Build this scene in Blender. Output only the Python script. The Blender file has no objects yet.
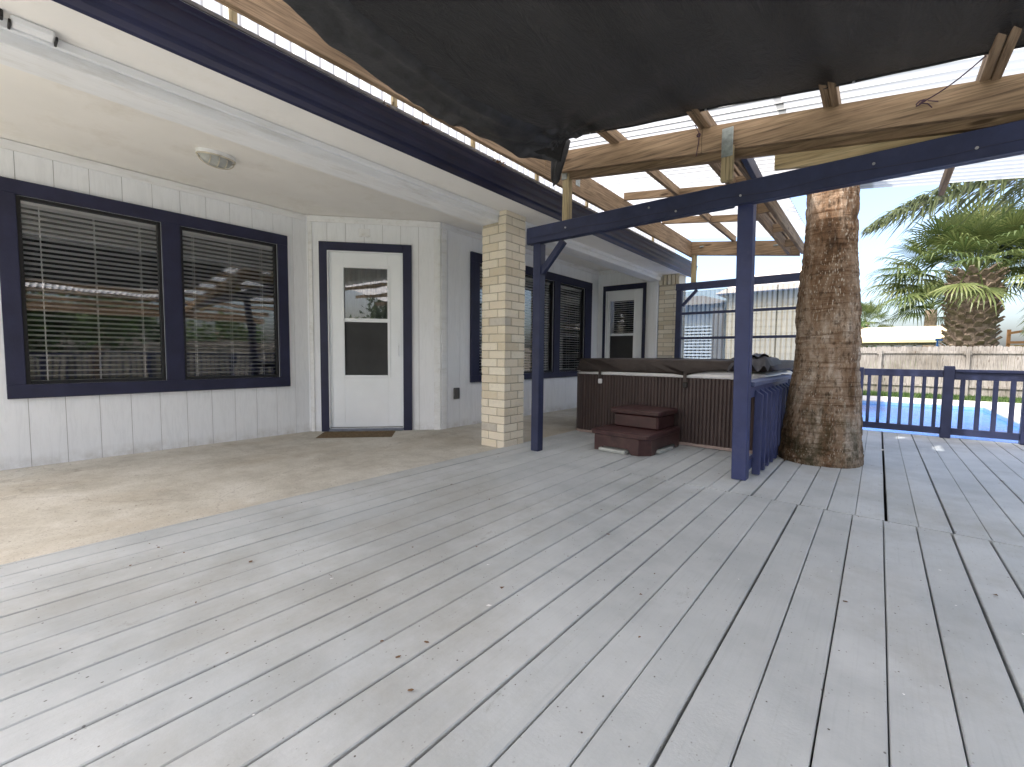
import bpy, bmesh, math, random
from mathutils import Vector, Matrix, noise
rnd = random.Random(7)
S = bpy.context.scene
COL = S.collection
R = math.radians
PI = math.pi

# ---------------------------------------------------------------- materials
def nt(name):
    m = bpy.data.materials.new(name); m.use_nodes = True
    t = m.node_tree; t.nodes.clear()
    out = t.nodes.new('ShaderNodeOutputMaterial')
    return m, t, out
def N(t, typ, **k):
    n = t.nodes.new(typ)
    for a, v in k.items():
        if a == 'inp':
            for kk, vv in v.items():
                n.inputs[kk].default_value = vv
        else: setattr(n, a, v)
    return n
def L(t, a, b): t.links.new(a, b)
def pos(t, scale=(1,1,1), rotz=0):
    g = N(t, 'ShaderNodeNewGeometry'); m = N(t, 'ShaderNodeMapping')
    m.inputs['Scale'].default_value = scale; m.inputs['Rotation'].default_value = (0,0,rotz)
    L(t, g.outputs['Position'], m.inputs['Vector']); return m.outputs['Vector']
def nz(t, vec, scale, detail=4, rough=.55, dist=0):
    n = N(t, 'ShaderNodeTexNoise'); n.inputs['Scale'].default_value = scale
    n.inputs['Detail'].default_value = detail; n.inputs['Roughness'].default_value = rough
    n.inputs['Distortion'].default_value = dist
    L(t, vec, n.inputs['Vector']); return n.outputs['Fac']
def ramp(t, fac, stops, interp='LINEAR'):
    r = N(t, 'ShaderNodeValToRGB'); cr = r.color_ramp; cr.interpolation = interp
    while len(cr.elements) < len(stops): cr.elements.new(.5)
    for e, (p, c) in zip(cr.elements, stops):
        e.position = p
        e.color = (c, c, c, 1) if isinstance(c, (int, float)) else (*c[:3], 1)
    L(t, fac, r.inputs['Fac']); return r.outputs['Color']
def mix(t, a, b, fac, mode='MIX'):
    m = N(t, 'ShaderNodeMix', data_type='RGBA', blend_type=mode)
    for i, v in (('Factor', fac), ('A', a), ('B', b)):
        s = [x for x in m.inputs if x.name == i and (x.type == ('VALUE' if i == 'Factor' else 'RGBA'))][0]
        if isinstance(v, bpy.types.NodeSocket): L(t, v, s)
        elif i == 'Factor': s.default_value = v
        else: s.default_value = (v, v, v, 1) if isinstance(v, (int, float)) else (*v[:3], 1)
    return [x for x in m.outputs if x.type == 'RGBA'][0]
def bump(t, h, strength, dist=.01):
    b = N(t, 'ShaderNodeBump'); b.inputs['Strength'].default_value = strength
    b.inputs['Distance'].default_value = dist; L(t, h, b.inputs['Height']); return b.outputs['Normal']
def pbsdf(t, out, col, rough=.6, spec=.4, normal=None, metal=0):
    p = N(t, 'ShaderNodeBsdfPrincipled')
    for nm, v in (('Base Color', col), ('Roughness', rough), ('Metallic', metal), ('Specular IOR Level', spec)):
        s = p.inputs[nm]
        if isinstance(v, bpy.types.NodeSocket): L(t, v, s)
        elif nm == 'Base Color': s.default_value = (*v[:3], 1)
        else: s.default_value = v
    if normal: L(t, normal, p.inputs['Normal'])
    if out: L(t, p.outputs[0], out.inputs['Surface'])
    return p
def attr(t, name='v'):
    a = N(t, 'ShaderNodeAttribute'); a.attribute_name = name; return a.outputs['Fac']
def simple(name, col, var=.15, scale=6, rough=.55, bs=.15, bscale=60, spec=.4, stretch=(1,1,1), metal=0, dirt=None):
    m, t, out = nt(name)
    v = pos(t, stretch)
    n = nz(t, v, scale, 6, .6)
    dark = tuple(c*(1-var) for c in col); lite = tuple(min(1, c*(1+var)) for c in col)
    c = ramp(t, n, [(.3, dark), (.7, lite)])
    if dirt:
        d = ramp(t, nz(t, v, scale*.6+1.3, 8, .7), [(.52, 0), (.75, 1)])
        c = mix(t, c, dirt, mix(t, 0, d, .6))
    b = bump(t, nz(t, v, bscale, 4), bs, .004)
    pbsdf(t, out, c, rough, spec, b, metal)
    return m
def wood(name, c1, c2, c3, axis, rough=.75):
    """weathered lumber, grain along `axis`"""
    m, t, out = nt(name)
    sc = [1, 1, 1]; sc = [14, 14, 14]; sc[axis] = .9
    v = pos(t, sc)
    g1 = nz(t, v, 1.6, 8, .65, 1.2)
    sc2 = [70, 70, 70]; sc2[axis] = 2.5
    g2 = nz(t, pos(t, sc2), 1.2, 4, .6)
    big = nz(t, pos(t), 1.1, 3)
    c = ramp(t, g1, [(.25, c3), (.48, c1), (.75, c2)])
    c = mix(t, c, mix(t, c, .4, 1, 'MULTIPLY'), ramp(t, g2, [(.48, 0), (.70, 1)]))
    c = mix(t, c, mix(t, c, (.62, .6, .56), 1, 'MULTIPLY'), ramp(t, big, [(.45, 0), (.7, 1)]))
    vo = N(t, 'ShaderNodeTexVoronoi'); vo.inputs['Scale'].default_value = 1.0
    sk = [3.4, 7, 7]; 
    sk = [7, 7, 7]; sk[axis] = 1.8
    L(t, pos(t, sk), vo.inputs['Vector'])
    c = mix(t, c, (.06, .035, .02), ramp(t, vo.outputs['Distance'], [(.07, .85), (.13, 0)]))
    pbsdf(t, out, c, rough, .25, bump(t, g2, .5, .004))
    return m
M = {}
W1, W2, W3 = (.29, .20, .125), (.41, .30, .19), (.13, .085, .052)
M['wood_x'] = wood('weathered_lumber_x', W1, W2, W3, 0)
M['wood_y'] = wood('weathered_lumber_y', W1, W2, W3, 1)
M['wood_z'] = wood('weathered_lumber_z', (.42, .34, .2), (.5, .42, .26), (.22, .17, .09), 2)
M['wood_pale'] = wood('pale_lumber_x', (.74, .58, .35), (.84, .70, .45), (.50, .36, .20), 0)
NAVY = (.022, .029, .072)
M['navy'] = simple('navy_paint', NAVY, .22, 5, .48, .5, 45, .4, dirt=(.05, .055, .11))
M['navy_trim'] = simple('navy_trim_paint', (.022, .024, .058), .2, 5, .5, .4, 60, .35)
M['navy_gutter'] = simple('navy_gutter_paint', (.010, .012, .04), .3, 3, .42, .1, 20, .45, dirt=(.02, .02, .04))
M['navy_rail'] = simple('navy_rail_paint', (.034, .045, .128), .18, 6, .5, .4, 60, .4, dirt=(.07, .08, .16))
M['dark_frame'] = simple('dark_bronze_frame', (.012, .012, .014), .2, 8, .4, .1)
M['black'] = simple('black_plastic', (.012, .011, .011), .2, 8, .5, .1)
M['galv'] = simple('galvanised_metal', (.30, .33, .32), .3, 22, .45, .2, 80, .5, metal=.55)
M['bolt'] = simple('zinc_bolt', (.55, .55, .55), .1, 30, .35, .1, metal=.8)
M['door_white'] = simple('white_door_paint', (.87, .90, .93), .03, 3, .42, .04, 30, .4)
M['mat_brown'] = simple('brown_coir', (.17, .12, .07), .45, 40, .95, 1, 300, .1)
M['steps'] = simple('maroon_plastic', (.050, .021, .021), .35, 7, .42, .25, 90, .45, dirt=(.12, .07, .06))
M['shell'] = simple('white_acrylic', (.78, .78, .79), .03, 4, .2, .02, 10, .5)
M['paver'] = simple('grey_paver', (.42, .44, .42), .15, 14, .85, .6, 90, .2)
M['grey_cloth'] = simple('grey_vinyl_cloth', (.075, .075, .085), .3, 6, .6, .3, 25, .3)
M['cord'] = simple('purple_cord', (.06, .03, .05), .2, 30, .8, .1)
M['blind'] = simple('white_blind', (.9, .9, .89), .05, 4, .4, .02, 20, .4)
M['interior'] = simple('dark_interior', (.012, .012, .013), .3, 1, .9, 0)
M['mid_interior'] = simple('curtain_grey', (.10, .11, .11), .3, 4, .9, 0, stretch=(6, 6, .3))
M['coping'] = simple('pale_coping', (.62, .60, .55), .1, 3, .8, .3, 40, .2)
M['cream_canopy'] = simple('cream_canopy', (.72, .62, .36), .08, 1, .7, .05, 10, .2)
M['timber'] = simple('orange_timber', (.45, .24, .11), .2, 4, .7, .2, 20, .2)
M['blue_paint'] = simple('bright_blue_paint', (.03, .16, .5), .1, 4, .5, .05)
M['cream_wall'] = simple('cream_siding', (.40, .365, .27), .12, .8, .8, .05, 10, .2, stretch=(.4, .4, 3))
M['blue_wall'] = simple('slate_blue_siding', (.34, .40, .44), .1, 1, .7, .05, 10, .2)
M['grey_roof'] = simple('grey_shingle', (.16, .155, .15), .25, 9, .9, .6, 40, .2)
M['outlet'] = simple('grey_outlet', (.09, .09, .09), .1, 9, .5, .05)
M['soil'] = simple('dark_soil', (.05, .042, .032), .3, 5, .95, .5, 30, .1)
M['gasket'] = simple('brown_debris', (.14, .08, .04), .3, 15, .9, .2)
M['paint_flake'] = simple('white_flake', (.8, .8, .78), .05, 9, .8, .1)

def deck_mat():
    m, t, out = nt('grey_deck_paint')
    v = pos(t); a = attr(t)
    base = ramp(t, a, [(0, (.455, .478, .482)), (1, (.52, .54, .543))])
    # streaks along the boards
    gr = nz(t, pos(t, (70, 1.6, 1)), 1.4, 8, .7, .5)
    c = mix(t, base, mix(t, base, (.72, .72, .71), 1, 'MULTIPLY'), ramp(t, gr, [(.52, 0), (.8, .5)]))
    cl = nz(t, v, 1.2, 6, .65)
    c = mix(t, c, (.35, .37, .375), mix(t, 0, ramp(t, cl, [(.42, 0), (.66, 1)]), .8))
    cl2 = nz(t, v, 3.1, 5, .6)
    c = mix(t, c, (.53, .545, .545), mix(t, 0, ramp(t, cl2, [(.5, 0), (.75, 1)]), .55))
    # tan dirty stains
    st = nz(t, pos(t, (.9, .7, 1)), .55, 9, .7)
    c = mix(t, c, (.30, .29, .255), mix(t, 0, ramp(t, st, [(.50, 0), (.64, 1)]), .6))
    st3 = nz(t, pos(t, (1.3, .8, 1)), 2.3, 10, .75, .6)
    c = mix(t, c, (.19, .175, .15), mix(t, 0, ramp(t, st3, [(.63, 0), (.72, 1)]), .6))
    # dark speckles
    for sc, th, col, k in ((15, .055, (.07, .06, .05), .9), (48, .13, (.20, .19, .17), .6), (7, .024, (.05, .045, .04), 1), (26, .07, (.13, .11, .09), .8)):
        vo = N(t, 'ShaderNodeTexVoronoi'); vo.inputs['Scale'].default_value = sc
        L(t, pos(t, (1, .75, 1)), vo.inputs['Vector'])
        w = nz(t, v, 3.3 + sc*.1, 2)
        f = mix(t, ramp(t, vo.outputs['Distance'], [(th*.6, k), (th, 0)]), ramp(t, w, [(.44, 0), (.54, 1)]), 1, 'MULTIPLY')
        c = mix(t, c, col, f)
    vo = N(t, 'ShaderNodeTexVoronoi'); vo.inputs['Scale'].default_value = 9
    L(t, pos(t, (1, 1, 1), .7), vo.inputs['Vector'])
    f = mix(t, ramp(t, vo.outputs['Distance'], [(.03, .8), (.06, 0)]), ramp(t, nz(t, v, 1.9, 5, .7), [(.56, 0), (.62, 1)]), 1, 'MULTIPLY')
    c = mix(t, c, (.62, .63, .63), f)
    b = bump(t, gr, .35, .003)
    b2 = N(t, 'ShaderNodeBump'); b2.inputs['Strength'].default_value = .25; b2.inputs['Distance'].default_value = .003
    L(t, nz(t, v, 90, 4), b2.inputs['Height']); L(t, b, b2.inputs['Normal'])
    rg = ramp(t, nz(t, v, 4, 5), [(.3, .48), (.7, .68)])
    pbsdf(t, out, c, rg, .22, b2.outputs[0])
    return m
M['deck'] = deck_mat()
def concrete_mat():
    m, t, out = nt('tan_patio_concrete')
    v = pos(t)
    c = ramp(t, nz(t, v, 1.5, 10, .72), [(.3, (.36, .335, .28)), (.5, (.54, .515, .45)), (.7, (.68, .66, .605))])
    c = mix(t, c, (.40, .33, .23), mix(t, 0, ramp(t, nz(t, pos(t, (1, .5, 1)), .8, 9, .7), [(.5, 0), (.7, 1)]), .6))
    c = mix(t, c, (.30, .27, .215), mix(t, 0, ramp(t, nz(t, v, 3.7, 12, .85, .3), [(.56, 0), (.66, 1)]), .55))
    c = mix(t, c, (.76, .74, .67), mix(t, 0, ramp(t, nz(t, v, 4.7, 9, .8, .5), [(.55, 0), (.72, 1)]), .5))
    c = mix(t, c, (.16, .14, .11), mix(t, 0, ramp(t, nz(t, v, 90, 5, .7), [(.55, 0), (.68, 1)]), .6))
    ck = N(t, 'ShaderNodeTexVoronoi'); ck.feature = 'DISTANCE_TO_EDGE'; ck.inputs['Scale'].default_value = .55
    wv = N(t, 'ShaderNodeVectorMath', operation='ADD'); nn_ = N(t, 'ShaderNodeTexNoise'); nn_.inputs['Scale'].default_value = 3; nn_.inputs['Detail'].default_value = 6; L(t, v, nn_.inputs['Vector'])
    ms = N(t, 'ShaderNodeVectorMath', operation='SCALE'); L(t, nn_.outputs['Color'], ms.inputs[0]); ms.inputs['Scale'].default_value = .35
    L(t, v, wv.inputs[0]); L(t, ms.outputs[0], wv.inputs[1]); L(t, wv.outputs[0], ck.inputs['Vector'])
    c = mix(t, c, (.12, .10, .08), ramp(t, ck.outputs['Distance'], [(0, .28), (.0025, 0)]))
    vo = N(t, 'ShaderNodeTexVoronoi'); vo.inputs['Scale'].default_value = 11; L(t, v, vo.inputs['Vector'])
    c = mix(t, c, (.09, .07, .05), mix(t, ramp(t, vo.outputs['Distance'], [(.05, .9), (.09, 0)]), ramp(t, nz(t, v, 2.3, 3), [(.5, 0), (.58, 1)]), 1, 'MULTIPLY'))
    pbsdf(t, out, c, .75, .3, bump(t, nz(t, v, 35, 8, .7), .4, .004))
    return m
M['concrete'] = concrete_mat()
def wall_mat():
    m, t, out = nt('white_wood_siding')
    v = pos(t, (9, 9, 1.1)); g = nz(t, v, 3, 7, .7, 1.0)
    c = ramp(t, g, [(.3, (.79, .81, .84)), (.55, (.87, .89, .92))])
    big = nz(t, pos(t), .9, 4)
    c = mix(t, c, (.80, .81, .82), mix(t, 0, ramp(t, big, [(.45, 0), (.7, 1)]), .4))
    # splash dirt low on the wall
    g2 = N(t, 'ShaderNodeNewGeometry'); s = N(t, 'ShaderNodeSeparateXYZ'); L(t, g2.outputs['Position'], s.inputs[0])
    low = ramp(t, s.outputs['Z'], [(0, .5), (.10, 0)])
    c = mix(t, c, (.42, .39, .34), mix(t, low, ramp(t, nz(t, pos(t), 7, 6, .7), [(.4, .1), (.65, 1)]), 1, 'MULTIPLY'))
    pbsdf(t, out, c, .6, .3, bump(t, g, .55, .004))
    return m
M['siding'] = wall_mat()
M['white_beam'] = simple('white_beam_paint', (.82, .83, .84), .05, 2, .5, .12, 25, .35, stretch=(6, 1, 6), dirt=(.55, .53, .48))
M['ceiling'] = simple('cream_ceiling_paint', (.86, .84, .80), .05, .9, .7, .12, 14, .25, dirt=(.70, .66, .58))
M['groove'] = simple('siding_groove', (.42, .42, .42), .1, 9, .9, 0)
def brick_mat():
    m, t, out = nt('cream_brick'); a = attr(t); v = pos(t)
    c = ramp(t, a, [(0, (.66, .58, .43)), (.35, (.76, .68, .54)), (.8, (.84, .78, .65)), (.93, (.82, .75, .62)), (.96, (.46, .43, .38)), (1, (.56, .53, .47))])
    c = mix(t, c, (.70, .66, .57), mix(t, 0, ramp(t, nz(t, v, 18, 6, .7), [(.4, 0), (.7, 1)]), .5))
    c = mix(t, c, (.33, .28, .21), mix(t, 0, ramp(t, nz(t, v, 33, 6, .8), [(.58, 0), (.75, 1)]), .7))
    pbsdf(t, out, c, .88, .2, bump(t, nz(t, v, 60, 6, .7), .8, .006))
    return m
M['brick'] = brick_mat()
M['mortar'] = simple('mortar', (.46, .41, .32), .15, 30, .95, .6, 120, .1)
def glass_mat(name, base=.16):
    m, t, out = nt(name)
    fr = N(t, 'ShaderNodeFresnel'); fr.inputs['IOR'].default_value = 1.5
    ad = N(t, 'ShaderNodeMath', operation='ADD', use_clamp=True); L(t, fr.outputs[0], ad.inputs[0]); ad.inputs[1].default_value = base
    tr = N(t, 'ShaderNodeBsdfTransparent'); tr.inputs[0].default_value = (1, 1, 1, 1)
    gl = N(t, 'ShaderNodeBsdfGlossy'); gl.inputs['Roughness'].default_value = .015
    L(t, bump(t, nz(t, pos(t), 1.7, 2), .08, .02), gl.inputs['Normal'])
    mx = N(t, 'ShaderNodeMixShader'); L(t, ad.outputs[0], mx.inputs[0]); L(t, tr.outputs[0], mx.inputs[1]); L(t, gl.outputs[0], mx.inputs[2])
    L(t, mx.outputs[0], out.inputs['Surface']); return m
M['glass'] = glass_mat('window_glass', .12)
def panel_mat(name, col, transp, dirtcol, gradient=False, horiz=False, tint=(.92, .93, .9), stripe=(.10, .11, .11)):
    m, t, out = nt(name)
    v = pos(t)
    c = ramp(t, nz(t, pos(t, (.8, 6, .8) if not horiz else (6, 6, .8)), 1.5, 5), [(.35, dirtcol), (.6, col)])
    f = transp
    sx = N(t, 'ShaderNodeSeparateXYZ'); L(t, v, sx.inputs[0])
    mm_ = N(t, 'ShaderNodeMath', operation='MULTIPLY'); L(t, sx.outputs['X' if name == 'corrugated_clear_panel' else 'Y'], mm_.inputs[0]); mm_.inputs[1].default_value = 2*PI/(.068 if name == 'corrugated_clear_panel' else (.090 if name == 'corrugated_strip' else .10))
    sn = N(t, 'ShaderNodeMath', operation='SINE'); L(t, mm_.outputs[0], sn.inputs[0])
    c = mix(t, c, mix(t, c, stripe, 1, 'MULTIPLY'), ramp(t, sn.outputs[0], [(.80, 0), (.97, .95)] if name == 'corrugated_strip' else [(.10, 0), (.85, .97)]))  # stripes: dirt in the valleys plus painted-in shading of the corrugations
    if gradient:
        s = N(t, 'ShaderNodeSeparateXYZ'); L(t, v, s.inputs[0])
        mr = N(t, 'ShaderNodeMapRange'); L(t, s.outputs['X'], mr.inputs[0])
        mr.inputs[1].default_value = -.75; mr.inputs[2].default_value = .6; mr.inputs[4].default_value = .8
        c = mix(t, c, (.42, .45, .46), mr.outputs[0])  # greyer to the right: dirt and overhead shade, both put into the colour
    tl = N(t, 'ShaderNodeBsdfTranslucent'); L(t, c, tl.inputs[0])
    df = N(t, 'ShaderNodeBsdfPrincipled'); L(t, c, df.inputs['Base Color']); df.inputs['Roughness'].default_value = .35
    mx = N(t, 'ShaderNodeMixShader'); mx.inputs[0].default_value = .08; L(t, tl.outputs[0], mx.inputs[1]); L(t, df.outputs[0], mx.inputs[2])
    tp = N(t, 'ShaderNodeBsdfTransparent'); tp.inputs[0].default_value = (*tint, 1)
    m2 = N(t, 'ShaderNodeMixShader'); m2.inputs[0].default_value = f; L(t, mx.outputs[0], m2.inputs[1]); L(t, tp.outputs[0], m2.inputs[2])
    L(t, m2.outputs[0], out.inputs['Surface']); return m
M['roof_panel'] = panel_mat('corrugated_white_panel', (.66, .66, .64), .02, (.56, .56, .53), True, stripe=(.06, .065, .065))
M['roof_bright'] = panel_mat('corrugated_bright_panel', (.98, .98, .96), .0, (.95, .95, .92))  # hidden panels above the cloth, kept pale to pass more light
M['side_panel'] = panel_mat('corrugated_clear_panel', (.52, .52, .46), .42, (.40, .40, .34), horiz=True)
def tarp_mat():
    m, t, out = nt('black_shade_fabric'); v = pos(t)
    c = ramp(t, nz(t, v, 2.2, 6, .65, .6), [(.3, (.0135, .0133, .0135)), (.7, (.026, .0255, .0255))])
    c = mix(t, c, (.085, .08, .077), mix(t, 0, ramp(t, nz(t, pos(t, (2.6, .7, 1), .6), 1.5, 10, .78, .6), [(.5, 0), (.72, 1)]), .55))
    w = nz(t, pos(t, (1, .35, 1), .9), 5, 6, .7, 1.5)
    w2 = nz(t, v, 130, 2)
    bb_ = N(t, 'ShaderNodeBump'); bb_.inputs['Strength'].default_value = .3; bb_.inputs['Distance'].default_value = .002; L(t, w2, bb_.inputs['Height']); L(t, bump(t, w, .8, .04), bb_.inputs['Normal'])
    p = pbsdf(t, None, c, .48, .45, bb_.outputs[0])
    tl = N(t, 'ShaderNodeBsdfTranslucent'); tl.inputs[0].default_value = (.018, .018, .018, 1)
    mx = N(t, 'ShaderNodeMixShader'); mx.inputs[0].default_value = .35
    L(t, p.outputs[0], mx.inputs[1]); L(t, tl.outputs[0], mx.inputs[2]); L(t, mx.outputs[0], out.inputs['Surface'])
    return m
M['tarp'] = tarp_mat()
def tub_mat():
    m, t, out = nt('brown_tub_skirt'); v = pos(t)
    c = ramp(t, nz(t, pos(t, (20, 20, .8)), 1.3, 5), [(.3, (.042, .028, .026)), (.7, (.075, .052, .048))])
    c = mix(t, c, (.11, .085, .075), mix(t, 0, ramp(t, nz(t, v, 5, 8, .7), [(.55, 0), (.8, 1)]), .4))
    pbsdf(t, out, c, .5, .35, bump(t, nz(t, v, 60, 3), .1, .003)); return m
M['tub'] = tub_mat()
M['cover'] = simple('brown_vinyl_cover', (.045, .035, .032), .35, 5, .55, .5, 30, .3, dirt=(.085, .072, .064))
def trunk_mat():
    m, t, out = nt('palm_trunk_bark'); v = pos(t)
    # broad pale / brown patches
    c = ramp(t, nz(t, pos(t, (4, 4, 1.1)), 1.15, 8, .68, .5), [(.30, (.075, .045, .028)), (.42, (.19, .115, .068)), (.53, (.33, .24, .17)), (.66, (.56, .48, .40))])
    # horizontal fibre rings
    rg = nz(t, pos(t, (2.2, 2.2, 34)), 1, 5, .65, .5)
    c = mix(t, c, mix(t, c, (.42, .34, .28), 1, 'MULTIPLY'), ramp(t, rg, [(.53, 0), (.68, 1)]))
    vf = nz(t, pos(t, (45, 45, 8)), 1, 5, .7)
    c = mix(t, c, (.42, .37, .30), mix(t, 0, ramp(t, vf, [(.59, 0), (.66, 1)]), .75))
    c = mix(t, c, (.030, .020, .012), mix(t, 0, ramp(t, nz(t, pos(t, (30, 30, 12)), 1, 6, .75), [(.54, 0), (.68, 1)]), .8))
    vo = N(t, 'ShaderNodeTexVoronoi'); vo.inputs['Scale'].default_value = 1; vo.inputs['Randomness'].default_value = 1
    L(t, pos(t, (70, 70, 20)), vo.inputs['Vector'])
    fl = mix(t, ramp(t, vo.outputs['Distance'], [(.20, 1), (.34, 0)]), ramp(t, nz(t, pos(t, (3, 3, 1.5)), 1.6, 5, .7), [(.45, 0), (.56, 1)]), 1, 'MULTIPLY')
    c = mix(t, c, (.60, .54, .45), mix(t, 0, fl, .8))
    vo = N(t, 'ShaderNodeTexVoronoi'); vo.inputs['Scale'].default_value = 1
    L(t, pos(t, (30, 30, 11)), vo.inputs['Vector'])
    fl = mix(t, ramp(t, vo.outputs['Distance'], [(.15, 1), (.45, 0)]), ramp(t, nz(t, pos(t, (3, 3, 2.5)), 2.6, 5, .7), [(.47, 0), (.55, 1)]), 1, 'MULTIPLY')
    c = mix(t, c, (.06, .038, .024), mix(t, 0, fl, .7))
    # moss & lichen low down
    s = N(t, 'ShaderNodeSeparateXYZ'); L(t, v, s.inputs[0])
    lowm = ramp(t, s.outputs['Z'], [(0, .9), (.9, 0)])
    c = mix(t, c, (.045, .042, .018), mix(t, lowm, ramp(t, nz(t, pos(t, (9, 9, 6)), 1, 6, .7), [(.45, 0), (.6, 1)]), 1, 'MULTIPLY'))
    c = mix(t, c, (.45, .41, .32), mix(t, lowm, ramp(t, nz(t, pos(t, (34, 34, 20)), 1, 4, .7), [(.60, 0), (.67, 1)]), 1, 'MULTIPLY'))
    sx = N(t, 'ShaderNodeMapRange'); L(t, s.outputs['X'], sx.inputs[0]); sx.inputs[1].default_value = -.52; sx.inputs[2].default_value = -.66  # trunk darker towards its left side
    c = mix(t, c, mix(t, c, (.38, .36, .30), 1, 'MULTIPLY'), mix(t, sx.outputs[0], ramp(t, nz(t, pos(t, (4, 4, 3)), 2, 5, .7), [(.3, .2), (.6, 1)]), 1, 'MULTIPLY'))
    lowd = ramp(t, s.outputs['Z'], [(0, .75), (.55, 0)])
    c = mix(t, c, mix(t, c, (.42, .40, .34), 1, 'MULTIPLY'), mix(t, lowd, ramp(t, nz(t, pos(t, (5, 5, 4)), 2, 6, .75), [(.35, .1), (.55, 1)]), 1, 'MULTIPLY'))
    h = mix(t, rg, vf, .5)
    pbsdf(t, out, c, .9, .15, bump(t, h, 1, .03)); return m
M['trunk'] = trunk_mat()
M['boots'] = simple('palm_boots', (.21, .165, .125), .5, 7, .95, .6, 40, .1, dirt=(.10, .07, .045))
M['fence'] = wood('grey_fence_wood', (.27, .255, .235), (.36, .345, .32), (.16, .15, .135), 2, .9)
def leaf_mat(name, c1, c2, c3):
    m, t, out = nt(name); a = attr(t)
    c = ramp(t, a, [(0, c1), (.55, c2), (1, c3)])
    p = pbsdf(t, None, c, .45, .4)
    tl = N(t, 'ShaderNodeBsdfTranslucent'); L(t, c, tl.inputs[0])
    mx = N(t, 'ShaderNodeMixShader'); mx.inputs[0].default_value = .35
    L(t, p.outputs[0], mx.inputs[1]); L(t, tl.outputs[0], mx.inputs[2]); L(t, mx.outputs[0], out.inputs['Surface']); return m
M['fan_leaf'] = leaf_mat('fan_palm_leaf', (.06, .095, .03), (.17, .20, .07), (.46, .38, .20))
M['feather_leaf'] = leaf_mat('feather_palm_leaf', (.07, .09, .035), (.14, .165, .07), (.32, .31, .17))
M['bush_leaf'] = leaf_mat('bush_leaf', (.03, .07, .02), (.07, .13, .035), (.14, .2, .06))
def water_mat():
    m, t, out = nt('pool_water')
    v = pos(t)
    c = ramp(t, nz(t, v, .7, 4, .6, 1), [(.3, (.01, .12, .52)), (.7, (.03, .21, .66))])
    pbsdf(t, out, c, .08, .25, bump(t, nz(t, pos(t, (1, 2.2, 1)), 3.2, 4, .6, .5), .22, .05)); return m
M['water'] = water_mat()
def grass_ground():
    m, t, out = nt('ground_grass'); v = pos(t)
    c = ramp(t, nz(t, v, 2.2, 8, .7), [(.3, (.05, .075, .02)), (.6, (.11, .15, .04)), (.8, (.19, .17, .09))])
    pbsdf(t, out, c, .95, .1, bump(t, nz(t, v, 40, 4), .8, .02)); return m
M['grass'] = grass_ground()

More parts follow.
